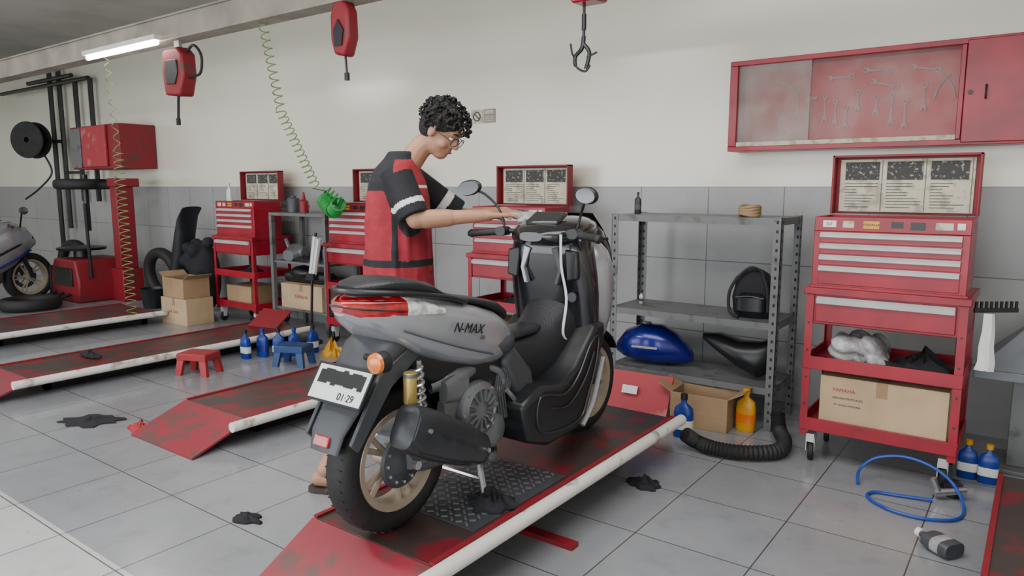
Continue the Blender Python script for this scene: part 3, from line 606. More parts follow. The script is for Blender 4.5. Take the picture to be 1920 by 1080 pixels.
def carton(loc,s,label,rz=0,m='card',txt=None,flaps=False,grp=None):
    t=thing('cardboard_box',label,'box',loc,(0,0,rz),group=grp); x,y,z=s
    q=MB(); th=.005
    if flaps:
        q.b2((-x/2,-y/2,0),(x/2,-y/2+th,z)); q.b2((-x/2,y/2-th,0),(x/2,y/2,z)); q.b2((-x/2,-y/2+th,0),(-x/2+th,y/2-th,z)); q.b2((x/2-th,-y/2+th,0),(x/2,y/2-th,z)); q.b2((-x/2+th,-y/2+th,0),(x/2-th,y/2-th,th))
    else: q.b2((-x/2,-y/2,0),(x/2,y/2,z))
    part(t,'carton',q,m,bev=.002)
    if flaps:
        for sx in(-1,1):
            f=MB(); f.box((sx*(x/2+.04),0,z+.02),(.10,y*.95,.004),0,(0,-sx*.5,0)); part(t,'flap',f,m)
    part(t,'packing_tape',MB().b2((-.025,-y/2-.001,z*.72),(.025,y/2+.001,z+.001)) if not flaps else MB().b2((-x/2-.001,-y/2-.001,z*.4),(x/2+.001,-y/2,z*.43)),'card2')
    if txt:
        for i,(s_,sz,dx,dz) in enumerate(txt): text(t,'lettering',s_,sz,(dx,-y/2-.0015,dz),(R90,0,0),'pink' if i==0 else 'dgrey')
    return t
carton((-.565,3.95,.191),(.56,.36,.27),'cream brown cardboard carton with red print on the cart shelf',0,'card',[('YAMAHA',.026,-.17,.205),('GENUINE PARTS & OIL',.014,-.15,.165),('PT. YAMAHA INDONESIA',.011,-.15,.13)])
pw=MB(); random.seed(21)
for k in range(18): pw.ball((random.uniform(-.15,.08),random.uniform(-.1,.1),random.uniform(.03,.11)),(random.uniform(.04,.08),.06,random.uniform(.02,.04)),0,7,Euler((random.random(),random.random(),random.random())).to_matrix())
solo('wrapped_part',None,None,'bundle in crumpled clear plastic wrap on the cart shelf','package',(-.66,3.93,.51),me=blob(pw,'wrapped_part',['plastic'],.008,0))
rag('black_rag',(-.42,3.93,.51),.14,.1,'cblack','heap of black greasy rags on the cart shelf',5,.10)
rag('black_rag',(-.6,3.86,.51),.2,.06,'cblack','flat dark rag under the wrapped part',6,.05)
for i,x in enumerate((-3.2,-4.85,-6.62)):
    carton((x,4.38,.191),(.4,.3,.2),'small brown cardboard carton on a cart shelf',0.02*i,'card2',grp='cartons on cart shelves')
    rag('dark_rag',(x+.05,4.38,.51),.16,.1,'cblack','dark rags on a red cart shelf',40+i,.10,grp='rags on cart shelves')
# ------------------------------------------------------------------ grey shelf rack
rk=thing('shelf_rack','grey slotted-angle steel shelf rack against the tiled wall','shelf',(-2.23,4.1,0)); W=1.06;D=.42
for x in(0,W):
    for y in(0,D):
        p=MB(); sx=1 if x==0 else -1; sy=1 if y==0 else -1
        p.b2((x,y,0),(x+sx*.045,y+sy*.003,1.23)); p.b2((x,y,0),(x+sx*.003,y+sy*.045,1.23))
        for k in range(23):
            zz=.05+k*.052; p.b2((x+sx*.016,y-sy*.001,zz),(x+sx*.028,y+sy*.0045,zz+.018),1); p.b2((x-sx*.001,y+sy*.016,zz),(x+sx*.0045,y+sy*.028,zz+.018),1)
        part(rk,'post',p,['shelf','black'])
for z in(.22,.60,1.195):
    p=MB(); p.b2((.004,.004,z+.022),(W-.004,D-.004,z+.03)); p.b2((.004,.0035,z-.01),(W-.004,.008,z+.03)); p.b2((.004,D-.008,z-.01),(W-.004,D-.0035,z+.03)); p.b2((.0035,.004,z-.01),(.008,D-.004,z+.03)); p.b2((W-.008,.004,z-.01),(W-.0035,D-.004,z+.03)); part(rk,'shelf_board',p,'shelf')
tk=thing('fuel_tank','blue motorcycle fuel tank on the lowest shelf','fuel tank',(-2.0,4.3,.25),(0,0,.15)); tk.scale=(.93,.93,.93)
q=MB(); q.loft([ring((x,0,z),V((0,1,0)),V((0,0,1)),a,b_,20,2.4) for x,z,a,b_ in [(-.27,.1,.05,.04),(-.2,.13,.13,.1),(-.08,.145,.16,.135),(.05,.14,.16,.135),(.15,.12,.12,.11),(.23,.09,.07,.07),(.27,.07,.03,.03)]]); part(tk,'tank_shell',q,'bluetank')
part(tk,'filler_cap',MB().lathe([(.001,0),(.035,0),(.03,.012),(.001,.014)],(-.06,0,.278),(0,0,1),20),'chrome'); part(tk,'side_decal',MB().b2((-.12,-.163,.13),(.06,-.157,.145)),'cgrey')
q=MB(); q.loft([ring((x,0,z),V((0,1,0)),V((0,0,1)),a,b_,16,2.4) for x,z,a,b_ in [(-.22,.22,.02,.02),(-.12,.2,.1,.05),(.02,.14,.12,.08),(.14,.12,.12,.11),(.22,.16,.06,.1)]]); solo('seat_fairing',q,'dark','black plastic motorcycle fairing on the lowest shelf','fairing',(-1.45,4.3,.25))
bk=thing('backpack','black backpack slumped on the middle shelf','bag',(-1.36,4.28,.628),(0,0,.1))
q=MB(); q.loft([hsec(z,cy,wx,dy,2.8) for z,cy,wx,dy in [(.0,0,.09,.06),(.03,0,.115,.08),(.12,0,.125,.085),(.2,.01,.11,.075),(.26,.02,.075,.05),(.285,.025,.03,.02)]]); part(bk,'bag_body',q,'cblack')
q=MB(); q.loft([hsec(z,cy,wx,dy,2.8) for z,cy,wx,dy in [(.025,-.085,.07,.015),(.05,-.09,.085,.035),(.13,-.09,.085,.035),(.155,-.08,.06,.01)]]); part(bk,'front_pocket',q,'dark')
q=MB(); q.tube(smooth_path([(-.09,-.05,.24),(-.13,-.07,.15),(-.12,-.09,.04),(-.06,-.12,.012)]),.01,8); q.tube(smooth_path([(-.09,-.05,.24),(-.02,-.04,.30),(.04,-.02,.28)]),.008,8); q.tube(smooth_path([(.04,-.02,.28),(.09,-.09,.18),(.10,-.10,.05)]),.009,8); part(bk,'shoulder_strap',q,'black')
q=MB(); q.tube(smooth_path([(-.08,-.126,.13),(0,-.13,.14),(.08,-.126,.13)]),.003,6); part(bk,'zipper',q,'alu')
q=MB()
for k in range(4): q.tube([(.055*math.cos(t),.055*math.sin(t),.014+k*.014+.006*math.sin(t*2+k)) for t in [2*math.pi*j/24 for j in range(24)]],.011,8,0,True)
solo('cable_coil',q,'card2','small brown coil of cord on the top shelf','coil',(-1.4,4.25,1.225))
def bottle(name,loc,h,r,m,cap,label,rot=(0,0,0),lab='white',grp=None,cat='bottle'):
    t=thing(name,label,cat,loc,rot,group=grp)
    q=MB(); q.loft([hsec(z*h,0,r*a,r*.6*a,3,20) for z,a in [(0,.92),(.03,1),(.55,1),(.68,.9),(.76,.5),(.8,.3),(.88,.3)]]); part(t,'bottle_body',q,m)
    part(t,'bottle_cap',MB().lathe([(.001,0),(r*.36,0),(r*.36,h*.12),(.001,h*.12)],(0,0,h*.88),(0,0,1),16),cap)
    q=MB(); q.loft([hsec(z*h,0,r*1.02,r*.615,3,20) for z in(.2,.42)]); part(t,'bottle_label',q,lab); return t
bottle('small_bottle',(-2.15,4.3,1.225),.14,.022,'dark','dark','small black spray bottle on the top shelf',lab='dgrey')
bottle('small_bottle',(-2.12,4.32,.63),.08,.014,'steel','dark','tiny grey bottle on the middle shelf',lab='dgrey')
bottle('oil_bottle',(-1.545,3.72,0),.25,.055,'blue','dark','blue engine oil bottle standing by the end of the lift')
bottle('oil_bottle',(-1.30,4.04,0),.25,.055,'yellow','yellow','yellow oil bottle beside the shelf rack post',lab='orange')
bottle('oil_bottle',(-.205,4.0,.0),.19,.042,'blue','yellow','blue oil bottle with yellow cap beside the cart'); bottle('oil_bottle',(-.12,3.98,0),.19,.042,'blue','yellow','blue oil bottle with yellow cap beside the parts washer')
for i,(x,y) in enumerate([(-5.2,3.36),(-5.14,3.48),(-5.02,3.55),(-4.96,3.66),(-4.92,3.82)]): bottle('oil_bottle',(x,y,0),.24,.05,'blue','blue' if i%2 else 'dark','blue engine oil bottle in a cluster on the floor',(0,0,.4*i),lab='bluetank' if i%2 else 'plate',grp='blue oil bottles beside the stools')
t=bottle('spray_bottle',(-.17,3.05,.035),.17,.05,'dgrey','white','dark grey bottle lying on the floor tiles',(R90,0,-2.2),'cgrey')
bd=thing('metal_sheet','faded red metal sheet leaning below the shelf rack','panel',(-1.98,3.93,0)); part(bd,'sheet_board',MB().box((0,0,.13),(.50,.012,.27),0,(-.45,0,.05)),'pink'); part(bd,'warning_label',MB().box((.0,-.022,.16),(.1,.003,.05),0,(-.45,0,.05)),'plate')
carton((-1.54,4.01,.0),(.34,.22,.2),'open brown cardboard box under the shelf rack',.05,'card2',flaps=True)
q=MB()
hp=smooth_path([(-1.44,3.50,.10),(-1.40,3.56,.05),(-1.30,3.54,.043),(-1.15,3.57,.043),(-1.02,3.69,.043),(-1.03,3.86,.043),(-1.09,3.98,.06),(-1.12,4.03,.14)],16)
q.tube(hp,[.035+.006*(i%2) for i in range(len(hp))],14)
solo('exhaust_hose',q,'black','fat black corrugated exhaust hose curling on the floor','hose')
q=MB(); q.tube(smooth_path([(-.61,3.58,.01),(-.62,3.66,.05),(-.56,3.70,.11),(-.44,3.71,.14),(-.32,3.70,.12),(-.23,3.66,.07),(-.18,3.56,.01),(-.20,3.42,.01),(-.31,3.35,.01),(-.44,3.36,.01),(-.54,3.44,.01),(-.53,3.52,.01),(-.42,3.55,.01),(-.30,3.57,.015)],8),.007,8)
solo('air_hose',q,'bluehose','thin blue air hose looped on the floor by the cart','hose')
sg=thing('spray_gun','chrome air spray gun lying beside the cart','spray gun',(-.3,3.62,.0),(0,0,.5)); q=MB(); q.tube([(0,0,.03),(.13,0,.05)],.016,10); q.tube([(.02,0,.03),(-.01,.0,.1)],.013,8); part(sg,'gun_body',q,'chrome'); part(sg,'fluid_cup',MB().lathe([(.001,0),(.035,0),(.038,.06),(.02,.075),(.001,.076)],(.1,.05,0),(0,0,1),16),'dark')
pw=thing('parts_washer','blue-grey metal drain hood on a square pedestal','parts washer',(.03,4.33,0))
q=MB(); q.add([(-.24,-.22,.52),(.24,-.22,.52),(.24,.22,.52),(-.24,.22,.52),(-.03,-.03,.75),(.03,-.03,.75),(.03,.03,.75),(-.03,.03,.75)],[(0,1,5,4),(1,2,6,5),(2,3,7,6),(3,0,4,7),(4,5,6,7),(3,2,1,0)]); part(pw,'hood',q,'basin',bev=.004)
q=MB(); q.b2((-.25,-.23,.475),(.25,.23,.52)); part(pw,'rim',q,'basin',bev=.004); q=MB(); q.b2((-.09,-.09,.02),(.09,.09,.475)); q.b2((-.17,-.17,0),(.17,.17,.02)); part(pw,'pedestal',q,'shelf',bev=.004)
rc=thing('tool_rack','black comb-shaped tool holder on the side of the cart','tool rack',(-.226,3.80,.84),(0,0,-.9)); q=MB(); q.b2((0,0,0),(.012,.2,.02)); 
for k in range(9): q.b2((0,.005+k*.023,.018),(.008,.015+k*.023,.05)) 
part(rc,'comb',q,'dark')
q=MB(); pts=[(0,0,.70),(.004,-.006,.62),(.0,.004,.55),(.006,-.004,.48),(.0,.0,.44)]; q.loft([[V(p)+V((-.020-i*.005,-.004,0)),V(p)+V((-.008,-.014,0)),V(p)+V((.006,-.004,0)),V(p)+V((.012,-.016,0)),V(p)+V((.020+i*.004,-.002,0)),V(p)+V((0,.005,0))] for i,p in enumerate(pts)]); solo('hanging_rag',q,'cwhite','white rag hanging from the side of the red cart','rag',(-.165,3.80,.14),ang=70)
# ------------------------------------------------------------------ wall cabinet
wc=thing('wall_cabinet','long red wall cabinet with sliding glass and a solid door','wall cabinet',(-1.66,4.55,1.62)); W=2.0;Hh=.55;D=.2
q=MB(); q.b2((0,0,0),(W,D,.03)); q.b2((0,0,Hh-.03),(W,D,Hh)); q.b2((0,0,.03),(.05,D,Hh-.03)); q.b2((W-.03,0,.03),(W,D,Hh-.03)); q.b2((1.235,0,.03),(1.26,D,Hh-.03)); q.b2((0.05,D-.01,.03),(W-.03,D,Hh-.03)); part(wc,'cabinet_shell',q,'red',bev=.003)
part(wc,'pegboard',MB().b2((.052,D-.06,.032),(1.233,D-.052,Hh-.032)),'peg'); part(wc,'glass_track',MB().b2((.05,.01,.03),(1.235,.06,.055)),'paper')
part(wc,'sliding_glass',MB().b2((.05,.02,.055),(.48,.024,Hh-.03)),'glass2',label='dusty sliding glass pane'); part(wc,'sliding_glass',MB().b2((.46,.035,.055),(1.235,.039,Hh-.03)),'glass')
dr=part(wc,'door',MB().b2((1.262,-.012,.012),(W-.01,.0,Hh-.012)),'red',bev=.004); part(dr,'door_lock',MB().lathe([(.001,0),(.012,0),(.012,.008),(.001,.008)],(1.29,-.012,.27),(0,-1,0),14),'dark')
q=MB(); q.tube(smooth_path([(1.36,-.012,.30),(1.36,-.03,.295),(1.36,-.03,.24),(1.36,-.012,.235)],3),.005,6); part(dr,'handle',q,'dark')
def wr(loc,L_,ang):
    q=MB(); q.box((0,0,0),(.010,.005,L_)); q.lathe([(.008,-.004),(.015,-.004),(.015,.004),(.008,.004)],(0,0,L_/2+.01),(0,1,0),14,closed=True); q.prism([(-.016,-L_/2-.03),(-.008,-L_/2-.03),(-.006,-L_/2-.015),(.006,-L_/2-.015),(.008,-L_/2-.03),(.016,-L_/2-.03),(.013,-L_/2+.003),(-.013,-L_/2+.003)],1,-.004,.004)
    solo('spanner',q,'tool','dull steel combination spanner hanging inside the wall cabinet','spanner',loc,(0,ang,0),group='spanners on the cabinet pegboard')
PY=4.55+.2-.066
for i,x in enumerate((-1.38,-1.28,-1.12,-1.06,-1.0,-.94,-.84,-.76,-.69,-.60)): wr((x,PY,1.81+.03*((i*7)%4)),.06+.013*((i*5)%6),0)
for i,(x,z) in enumerate(((-1.04,2.04),(-.84,2.06),(-.60,2.05),(-.80,1.98),(-1.36,2.02))): wr((x,PY,z),.10,R90+.1*i)
q=MB()
for s in(-1,1): q.tube(smooth_path([(s*.05,0,-.07),(s*.03,0,0),(-s*.02,0,.06)]),.006,6)
solo('pliers',q,'tool','dull red-handled pliers hanging inside the wall cabinet','pliers',(-.50,PY,1.95))
q=MB(); q.box((0,0,0),(.012,.006,.14)); q.box((0,0,.07),(.07,.012,.02)); solo('hammer',q,'tool','small hammer hanging inside the wall cabinet','hammer',(-1.2,PY,1.86))
sg=thing('wall_sign','two small no-smoking notice plaques on the cream wall','sign',(-3.8,4.754,1.975)); part(sg,'plaque',MB().b2((-.125,-.006,-.055),(-.005,0,.055)),'paper'); part(sg,'plaque',MB().b2((.005,-.006,-.055),(.125,0,.055)),'beam')
q=MB(); q.tube([(-.065+.035*math.cos(t),-.008,.0+.035*math.sin(t)) for t in [2*math.pi*k/20 for k in range(20)]],.005,6,0,True); q.tube([(-.09,-.008,.025),(-.04,-.008,-.025)],.004,6); part(sg,'prohibition_mark',q,'dgrey')
q=MB(); q.b2((.02,-.008,.015),(.11,-.006,.045)); 
for k in range(3): q.b2((.02,-.008,-.04+k*.015),(.11,-.006,-.034+k*.015))
part(sg,'sign_text',q,'paper')
# ------------------------------------------------------------------ beam, lamps, reels
solo('ceiling_beam',MB().b2((XL,3.31,2.61),(XR,3.47,2.625)).b2((XL,3.385,2.625),(XR,3.395,2.80)).b2((XL,3.31,2.80),(XR,3.47,2.815)).b2((XL,3.33,2.62),(XR,3.335,2.81)),'beam','long grey-brown steel beam spanning the workshop','beam')
def lamp(loc,L_,label,panel=False):
    t=thing('fluorescent_lamp',label,'lamp',loc,group='fluorescent strip lamps')
    if panel:
        part(t,'lamp_housing',MB().b2((-L_/2-.03,-.17,.0),(L_/2+.03,.17,.09)),'white',bev=.004)
        part(t,'lamp_diffuser',MB().b2((-L_/2,-.14,-.008),(L_/2,.14,.0)),'diff',label='glowing white diffuser panel')
    else:
        part(t,'lamp_housing',MB().b2((-L_/2-.03,-.04,.02),(L_/2+.03,.04,.06)),'white',bev=.004)
        part(t,'lamp_tube',MB().tube([(-L_/2,0,0),(L_/2,0,0)],.02,12),'tube',label='glowing white tube')
    return t
lamp((-6.68,3.24,2.585),1.25,'glowing fluorescent strip lamp fixed under the beam')
for x in(-4.1,-10.1): lamp((x,.4,3.2),1.3,'glowing fluorescent panel lamp on the ceiling',True)
def reel(loc,label,S):
    t=thing('hose_reel',label,'hose reel',loc); t.scale=(S,S,S); q=MB()
    q.prism([(-.14,-.2),(.10,-.22),(.17,-.05),(.16,.14),(.08,.20),(-.15,.19),(-.18,.0)],1,-.07,.07); part(t,'reel_housing',q,'red2',bev=.02)
    q=MB(); q.prism([(-.09,-.11),(.05,-.12),(.10,-.02),(.09,.09),(-.09,.10),(-.11,0)],1,-.082,-.07); part(t,'side_cover',q,'dark',bev=.008)
    q=MB(); q.tube(smooth_path([(.12,0,.15),(.25,.0,.2),(.36,0,.1),(.33,0,-.04),(.18,0,-.06),(0,0,-.12),(-.04,0,-.2),(-.06,0,-.34),(-.07,0,-.42)]),.012,8); q.lathe([(.001,0),(.02,0),(.02,.06),(.001,.06)],(-.07,0,-.46),(0,0,1),10); part(t,'hose',q,'black')
    q=MB(); q.b2((-.04,-.015,.19),(.04,.015,.30)); part(t,'bracket',q,'beam'); return t
reel((-5.98,3.38,2.36),'red and black retractable hose reel hanging from the beam',.95)
t=thing('tool_balancer','red spring tool balancer hanging on a cable','balancer',(-3.88,3.37,2.38)); q=MB(); q.prism([(-.06,-.10),(.04,-.12),(.09,.0),(.085,.17),(.03,.27),(-.05,.27),(-.09,.15),(-.09,0)],1,-.05,.05); part(t,'balancer_body',q,'red2',bev=.02)
q=MB(); q.prism([(-.04,-.05),(.03,-.05),(.05,.05),(.0,.12),(-.05,.05)],1,-.06,-.048); part(t,'end_cap',q,'dark'); part(t,'hook_cable',MB().tube([(0,0,-.1),(.01,0,-.22)],.008,8).lathe([(.001,0),(.018,0),(.018,.05),(.001,.05)],(.01,0,-.27),(0,0,1),10),'dark')
t=thing('tool_balancer','red balancer with black hook hanging on a cable','balancer',(-2.02,3.37,2.34)); q=MB(); q.prism([(-.04,.0),(.10,.0),(.13,.06),(.10,.25),(-.07,.25),(-.1,.08)],1,-.06,.06); part(t,'balancer_body',q,'red',bev=.01)
q=MB(); q.tube([(.0,0,.02),(.0,0,-.17)],.008,8); q.tube([(0,0,-.05),(0,0,-.13)],.013,8); q.tube(smooth_path([(0,0,-.16),(-.01,0,-.22),(-.05,0,-.26),(-.045,0,-.31),(.01,0,-.34),(.04,0,-.31)]),[.012]*8+[.011]*10+[.006]*14,8); q.tube(smooth_path([(0,0,-.2),(.035,0,-.25),(.015,0,-.33)]),.011,8); q.tube(smooth_path([(-.08,0,-.19),(-.07,0,-.24),(-.045,0,-.28)]),.006,6); q.tube([(.02,0,-.27),(.08,0,-.25)],.005,6); part(t,'hook',q,'dark')
q=MB(); q.tube(helix((-4.80,3.38,2.62),(-4.68,3.42,1.98),.032,11,10)+helix((-4.68,3.42,1.96),(-4.72,3.75,1.40),.035,14,10)+[V((-4.8,3.95,1.36))],.0045,6); solo('coiled_air_hose',q,'green','green coiled air hose hanging from the beam','hose')
q=MB(); q.tube(helix((-5.16,4.20,1.275),(-4.90,4.08,1.20),.07,9,12)+helix((-4.90,4.08,1.20),(-4.72,3.98,1.26),.055,7,12)+helix((-4.70,3.98,1.28),(-4.80,3.92,1.38),.03,4,12),.008,6); solo('coiled_air_hose',q,'green2','bright green coiled hose bunched on the tool chest','hose')
q=MB(); q.tube(helix((-7.25,3.38,2.62),(-7.2,3.4,1.75),.025,8,10)+helix((-7.2,3.4,1.74),(-6.95,3.3,.16),.045,26,10),.004,6); solo('coiled_air_hose',q,'green','faded green coiled hose hanging down to a lift','hose')
# ------------------------------------------------------------------ back left
q=MB()
for x,z0,z1 in((-11.75,0,3.3),(-11.45,.8,3.3),(-10.95,1.2,2.85),(-10.5,1.2,2.85)): q.tube([(x,4.66,z0),(x,4.66,z1)],.035,8)
q.tube([(-13.5,4.64,2.85),(-10.5,4.64,2.85)],.03,8); q.tube([(-12.4,4.62,2.92),(-10.95,4.62,2.92)],.03,8); q.tube([(-11.45,4.66,1.6),(-10.95,4.66,1.6)],.02,8); solo('wall_pipes',q,'dark','black steel service pipes running up the wall','pipe')
t=thing('hose_drum','dark round hose drum mounted on the pipes','hose drum',(-11.6,4.3,2.05),(0,0,.7)); t.scale=(.75,.75,.75); q=MB(); q.lathe([(.05,-.12),(.33,-.12),(.34,-.1),(.12,-.08),(.12,.08),(.34,.1),(.33,.12),(.05,.12)],(0,0,0),(.2,1,0),32,closed=True); part(t,'drum',q,'black'); q=MB(); 
for k in range(4): q.tube([(.15*math.cos(t_)*1.1,-.05+k*.03,.15*math.sin(t_)*1.1) for t_ in [2*math.pi*j/20 for j in range(20)]],.016,6,0,True)
part(t,'hose_winding',q,'dark'); q=MB(); q.tube(smooth_path([(.2,0,-.25),(.35,-.05,-.6),(.1,-.05,-.9),(-.2,0,-1.1)]),.018,8); part(t,'hose_tail',q,'dark'); part(t,'bracket',MB().tube([(0,0,0),(.37,.44,0)],.035,8),'dark')
t=thing('wall_box','red steel utility box mounted on the wall','cabinet',(-10.35,4.3,1.62)); part(t,'box_shell',MB().b2((0,0,0),(1.3,.44,.54)),'red2',bev=.006); part(t,'door',MB().b2((.02,-.02,.02),(.3,0,.52)),'shelf',bev=.004); part(t,'door',MB().b2((.36,-.03,.03),(1.0,-.005,.53)),'pink',bev=.004)
tc=thing('tyre_changer','red tyre changing machine with turntable and upright column','tyre changer',(-9.6,4.05,0))
q=MB(); q.prism([(-.42,0),(.30,0),(.34,.25),(.26,.52),(-.30,.52),(-.42,.35)],1,-.25,.35); part(tc,'machine_body',q,'red2',bev=.02); q=MB(); q.b2((.30,.15,0),(.6,.4,.4)); q.b2((.42,.15,.4),(.58,.36,1.45)); q.b2((.40,.13,1.4),(.62,.42,1.5)); part(tc,'column',q,'red2',bev=.01)
q=MB(); q.tube([(.5,.25,1.42),(-.1,.1,1.42)],.045,10); q.tube([(-.1,.1,1.55),(-.1,.1,.85)],.035,10); q.tube([(.34,-.1,.3),(.36,-.12,1.2)],.02,8); q.tube([(.2,.3,.5),(.2,.35,1.1)],.03,8); part(tc,'mounting_arm',q,'dark'); q=MB(); q.lathe([(.001,0),(.27,0),(.28,.03),(.1,.05),(.001,.05)],(-.1,0,.62),(0,0,1),28); q.lathe([(.001,0),(.1,0),(.1,.1),(.001,.1)],(-.1,0,.53),(0,0,1),20); part(tc,'turntable',q,'dark'); part(tc,'side_pad',MB().b2((-.46,-.27,.05),(-.40,.2,.42)),'black',bev=.01); part(tc,'control_panel',MB().b2((-.3,-.27,.2),(.2,-.245,.42)),'dark',bev=.005)
for x in(-.3,-.1,.1): part(tc,'foot_pedal',MB().tube([(x,-.23,.1),(x,-.42,.05)],.02,8),'dark')
def tyre(loc,R,w_,label,rot=(0,0,0)):
    q=MB(); rr=R*.19; Rc=R-rr; q.lathe([(Rc+rr*math.sin(t),w_/2*math.copysign(abs(math.cos(t))**.7,math.cos(t))) for t in [2*math.pi*k/16 for k in range(16)]],n=40,closed=True); return solo('tyre',q,'black',label,'tyre',loc,rot)
tyre((-9.75,4.15,1.36+.07),.33,.13,'black tyre resting on the tyre machine arm'); tyre((-9.35,3.30,.07),.32,.13,'black tyre lying flat on the floor'); tyre((-10.9,4.45,.34),.33,.13,'black tyre leaning by the machine',(R90,0,.2)); tyre((-8.62,4.5,.34),.33,.13,'black tyre leaning against the wall by the column',(R90+.1,0,.1))
mc=thing('motorcycle','silver grey sport motorcycle parked near the tyre machine','motorcycle',(-9.9,2.95,0.0),(0,0,R90*2.15))
wheel(mc,'front_wheel',-.62,.3,.3,.12,.215,discr=.14); wheel(mc,'rear_wheel',.66,.3,.3,.14,.215,discr=.11)
q=MB(); q.loft([sec(y,w_,a,c,2.3) for y,w_,a,c in [(-.72,.05,.68,.78),(-.6,.14,.6,.92),(-.42,.2,.45,1.0),(-.2,.19,.32,.98),(.05,.16,.35,.95)]]); part(mc,'fairing',q,'silver'); q=MB(); q.loft([sec(y,w_,a,c,2.3) for y,w_,a,c in [(-.66,.10,.74,.82),(-.42,.205,.66,.76),(-.2,.196,.56,.66),(.02,.17,.5,.58)]]); part(mc,'fairing_stripe',q,'dark'); q=MB(); q.loft([sec(y,w_,a,c,2.3) for y,w_,a,c in [(-.6,.145,.62,.65),(-.42,.204,.54,.58),(-.2,.195,.44,.48),(.02,.1705,.42,.46)]]); part(mc,'fairing_stripe',q,'bluetank')
q=MB(); q.loft([sec(y,w_,a,c,2.3) for y,w_,a,c in [(-.25,.08,.8,.96),(-.1,.15,.75,1.02),(.1,.13,.74,.95),(.2,.1,.74,.84),(.4,.12,.76,.86),(.6,.1,.84,.96),(.85,.04,.92,.97)]]); part(mc,'seat',q,'dark'); q=MB(); q.loft([sec(y,w_,a,c,3) for y,w_,a,c in [(-.25,.12,.25,.6),(.0,.15,.2,.65),(.25,.12,.25,.6)]]); q.tube([(.09,.2,.35),(.09,.66,.3)],.025,8); part(mc,'engine',q,'dgrey')
q=MB()
for s in(-1,1): q.tube([(s*.09,-.62,.3),(s*.09,-.4,.9)],.025,8); q.tube([(s*.1,-.38,.95),(s*.33,-.28,.93)],.015,8); q.tube([(s*.12,-.5,.92),(s*.3,-.42,1.1)],.01,8); q.ball((s*.33,-.42,1.12),(.08,.02,.045))
part(mc,'fork',q,'dark')
q=MB(); q.loft([ring((x,0,z),V((0,1,0)),V((math.cos(a_),0,math.sin(a_))),.12,b_,16,2.4) for x,z,a_,b_ in [(-.2,.04,.2,.05),(-.16,.35,.2,.10),(-.05,.6,.3,.12),(.02,.85,.4,.1),(.1,1.05,.5,.08),(.2,1.15,.8,.04)]]); solo('seat_cushion',q,'vinyl','black motorcycle seat propped upright against the wall','seat',(-8.0,4.45,0))
q=MB(); random.seed(14); q.ball((0,0,.45),(.2,.16,.4),n=12)
for k in range(22): q.ball((random.uniform(-.2,.2),random.uniform(-.16,.1),random.uniform(.1,.85)),random.uniform(.05,.09),n=7)
solo('black_bag',None,None,'bulging black bag standing on the floor by the boxes','bag',(-7.6,4.45,-.055),me=blob(q,'black_bag',['cblack'],.018,1))
carton((-7.12,3.95,0),(.46,.3,.27),'closed brown cardboard box on the floor by a red cart',.03,'card',[('OIL 12x1L',.04,0,.13)])
carton((-7.14,3.96,.272),(.44,.28,.2),'open cardboard box stacked on another box',-.05,'card2',flaps=True)
bn=thing('workbench','grey metal workbench with lower shelf between tool chests','workbench',(-6.15,4.3,0)); part(bn,'bench_top',MB().b2((0,0,1.12),(.85,.4,1.15)),'shelf',bev=.003); part(bn,'lower_shelf',MB().b2((.02,.02,.2),(.83,.38,.22)),'shelf'); part(bn,'middle_shelf',MB().b2((.02,.02,.66),(.83,.38,.68)),'shelf')
for x in(0,.81):
    for y in(0,.36): part(bn,'leg',MB().b2((x,y,0),(x+.04,y+.04,1.12)),'shelf')
carton((-5.73,4.48,.22),(.62,.3,.24),'long brown cardboard carton on the bench shelf',0,'card',[('YAMAHA',.05,0,.12)])
q=MB(); q.lathe([(.001,0),(.06,0),(.06,.13),(.055,.14),(.03,.145),(.03,.16),(.001,.16)],(0,0,0),(0,0,1),20); solo('grease_can',q,'dgrey','dark round grease can on the workbench','can',(-5.95,4.45,1.15))
q=MB(); q.lathe([(.001,0),(.045,0),(.045,.11),(.02,.13),(.008,.2),(.001,.2)],(0,0,0),(0,0,1),18); q.tube(smooth_path([(.045,0,.03),(.08,0,.06),(.045,0,.1)]),.006,6); solo('oil_can',q,'red2','small red oil can with long spout on the workbench','can',(-5.75,4.42,1.15))
q=MB(); q.loft([sec(y,w_,a,c,3) for y,w_,a,c in[(-.1,.08,0,.10),(0,.12,0,.16),(.1,.09,.0,.12)]]); q.lathe([(.001,0),(.05,0),(.05,.04),(.001,.04)],(.1,0,.08),(1,0,0),18); q.tube([(-.1,0,.1),(-.16,.0,.2)],.02,8)
solo('engine_cover',q,'alu','grey cast engine cover on the middle bench shelf','engine part',(-5.95,4.46,.68))
q=MB(); q.lathe([(.001,0),(.07,0),(.07,.03),(.03,.04),(.03,.12),(.06,.13),(.06,.16),(.001,.16)],(0,0,0),(0,0,1),18); q.b2((-.11,-.03,0),(.11,.03,.025)); solo('wheel_hub',q,'dark','black oily wheel hub on the middle bench shelf','wheel hub',(-5.6,4.46,.68))
rag('dark_rag',(-5.75,4.40,.68),.12,.06,'cblack','dark crumpled rag on the middle bench shelf',61,.07)
q=MB(); q.lathe([(.001,0),(.11,0),(.14,.22),(.145,.23),(.135,.23),(.105,.01),(.001,.012)],(0,0,0),(0,0,1),28); solo('plastic_bucket',q,'dark','black plastic bucket standing beside the seat','bucket',(-8.3,4.2,0))
q=MB(); q.tube([(-.3,-.02,.06),(.3,.02,.06)],.06,12); q.ball((-.1,0,.1),(.16,.1,.07)); solo('muffler_part',q,'dark','black exhaust part lying on the bench shelf box','exhaust',(-5.75,4.46,.46))
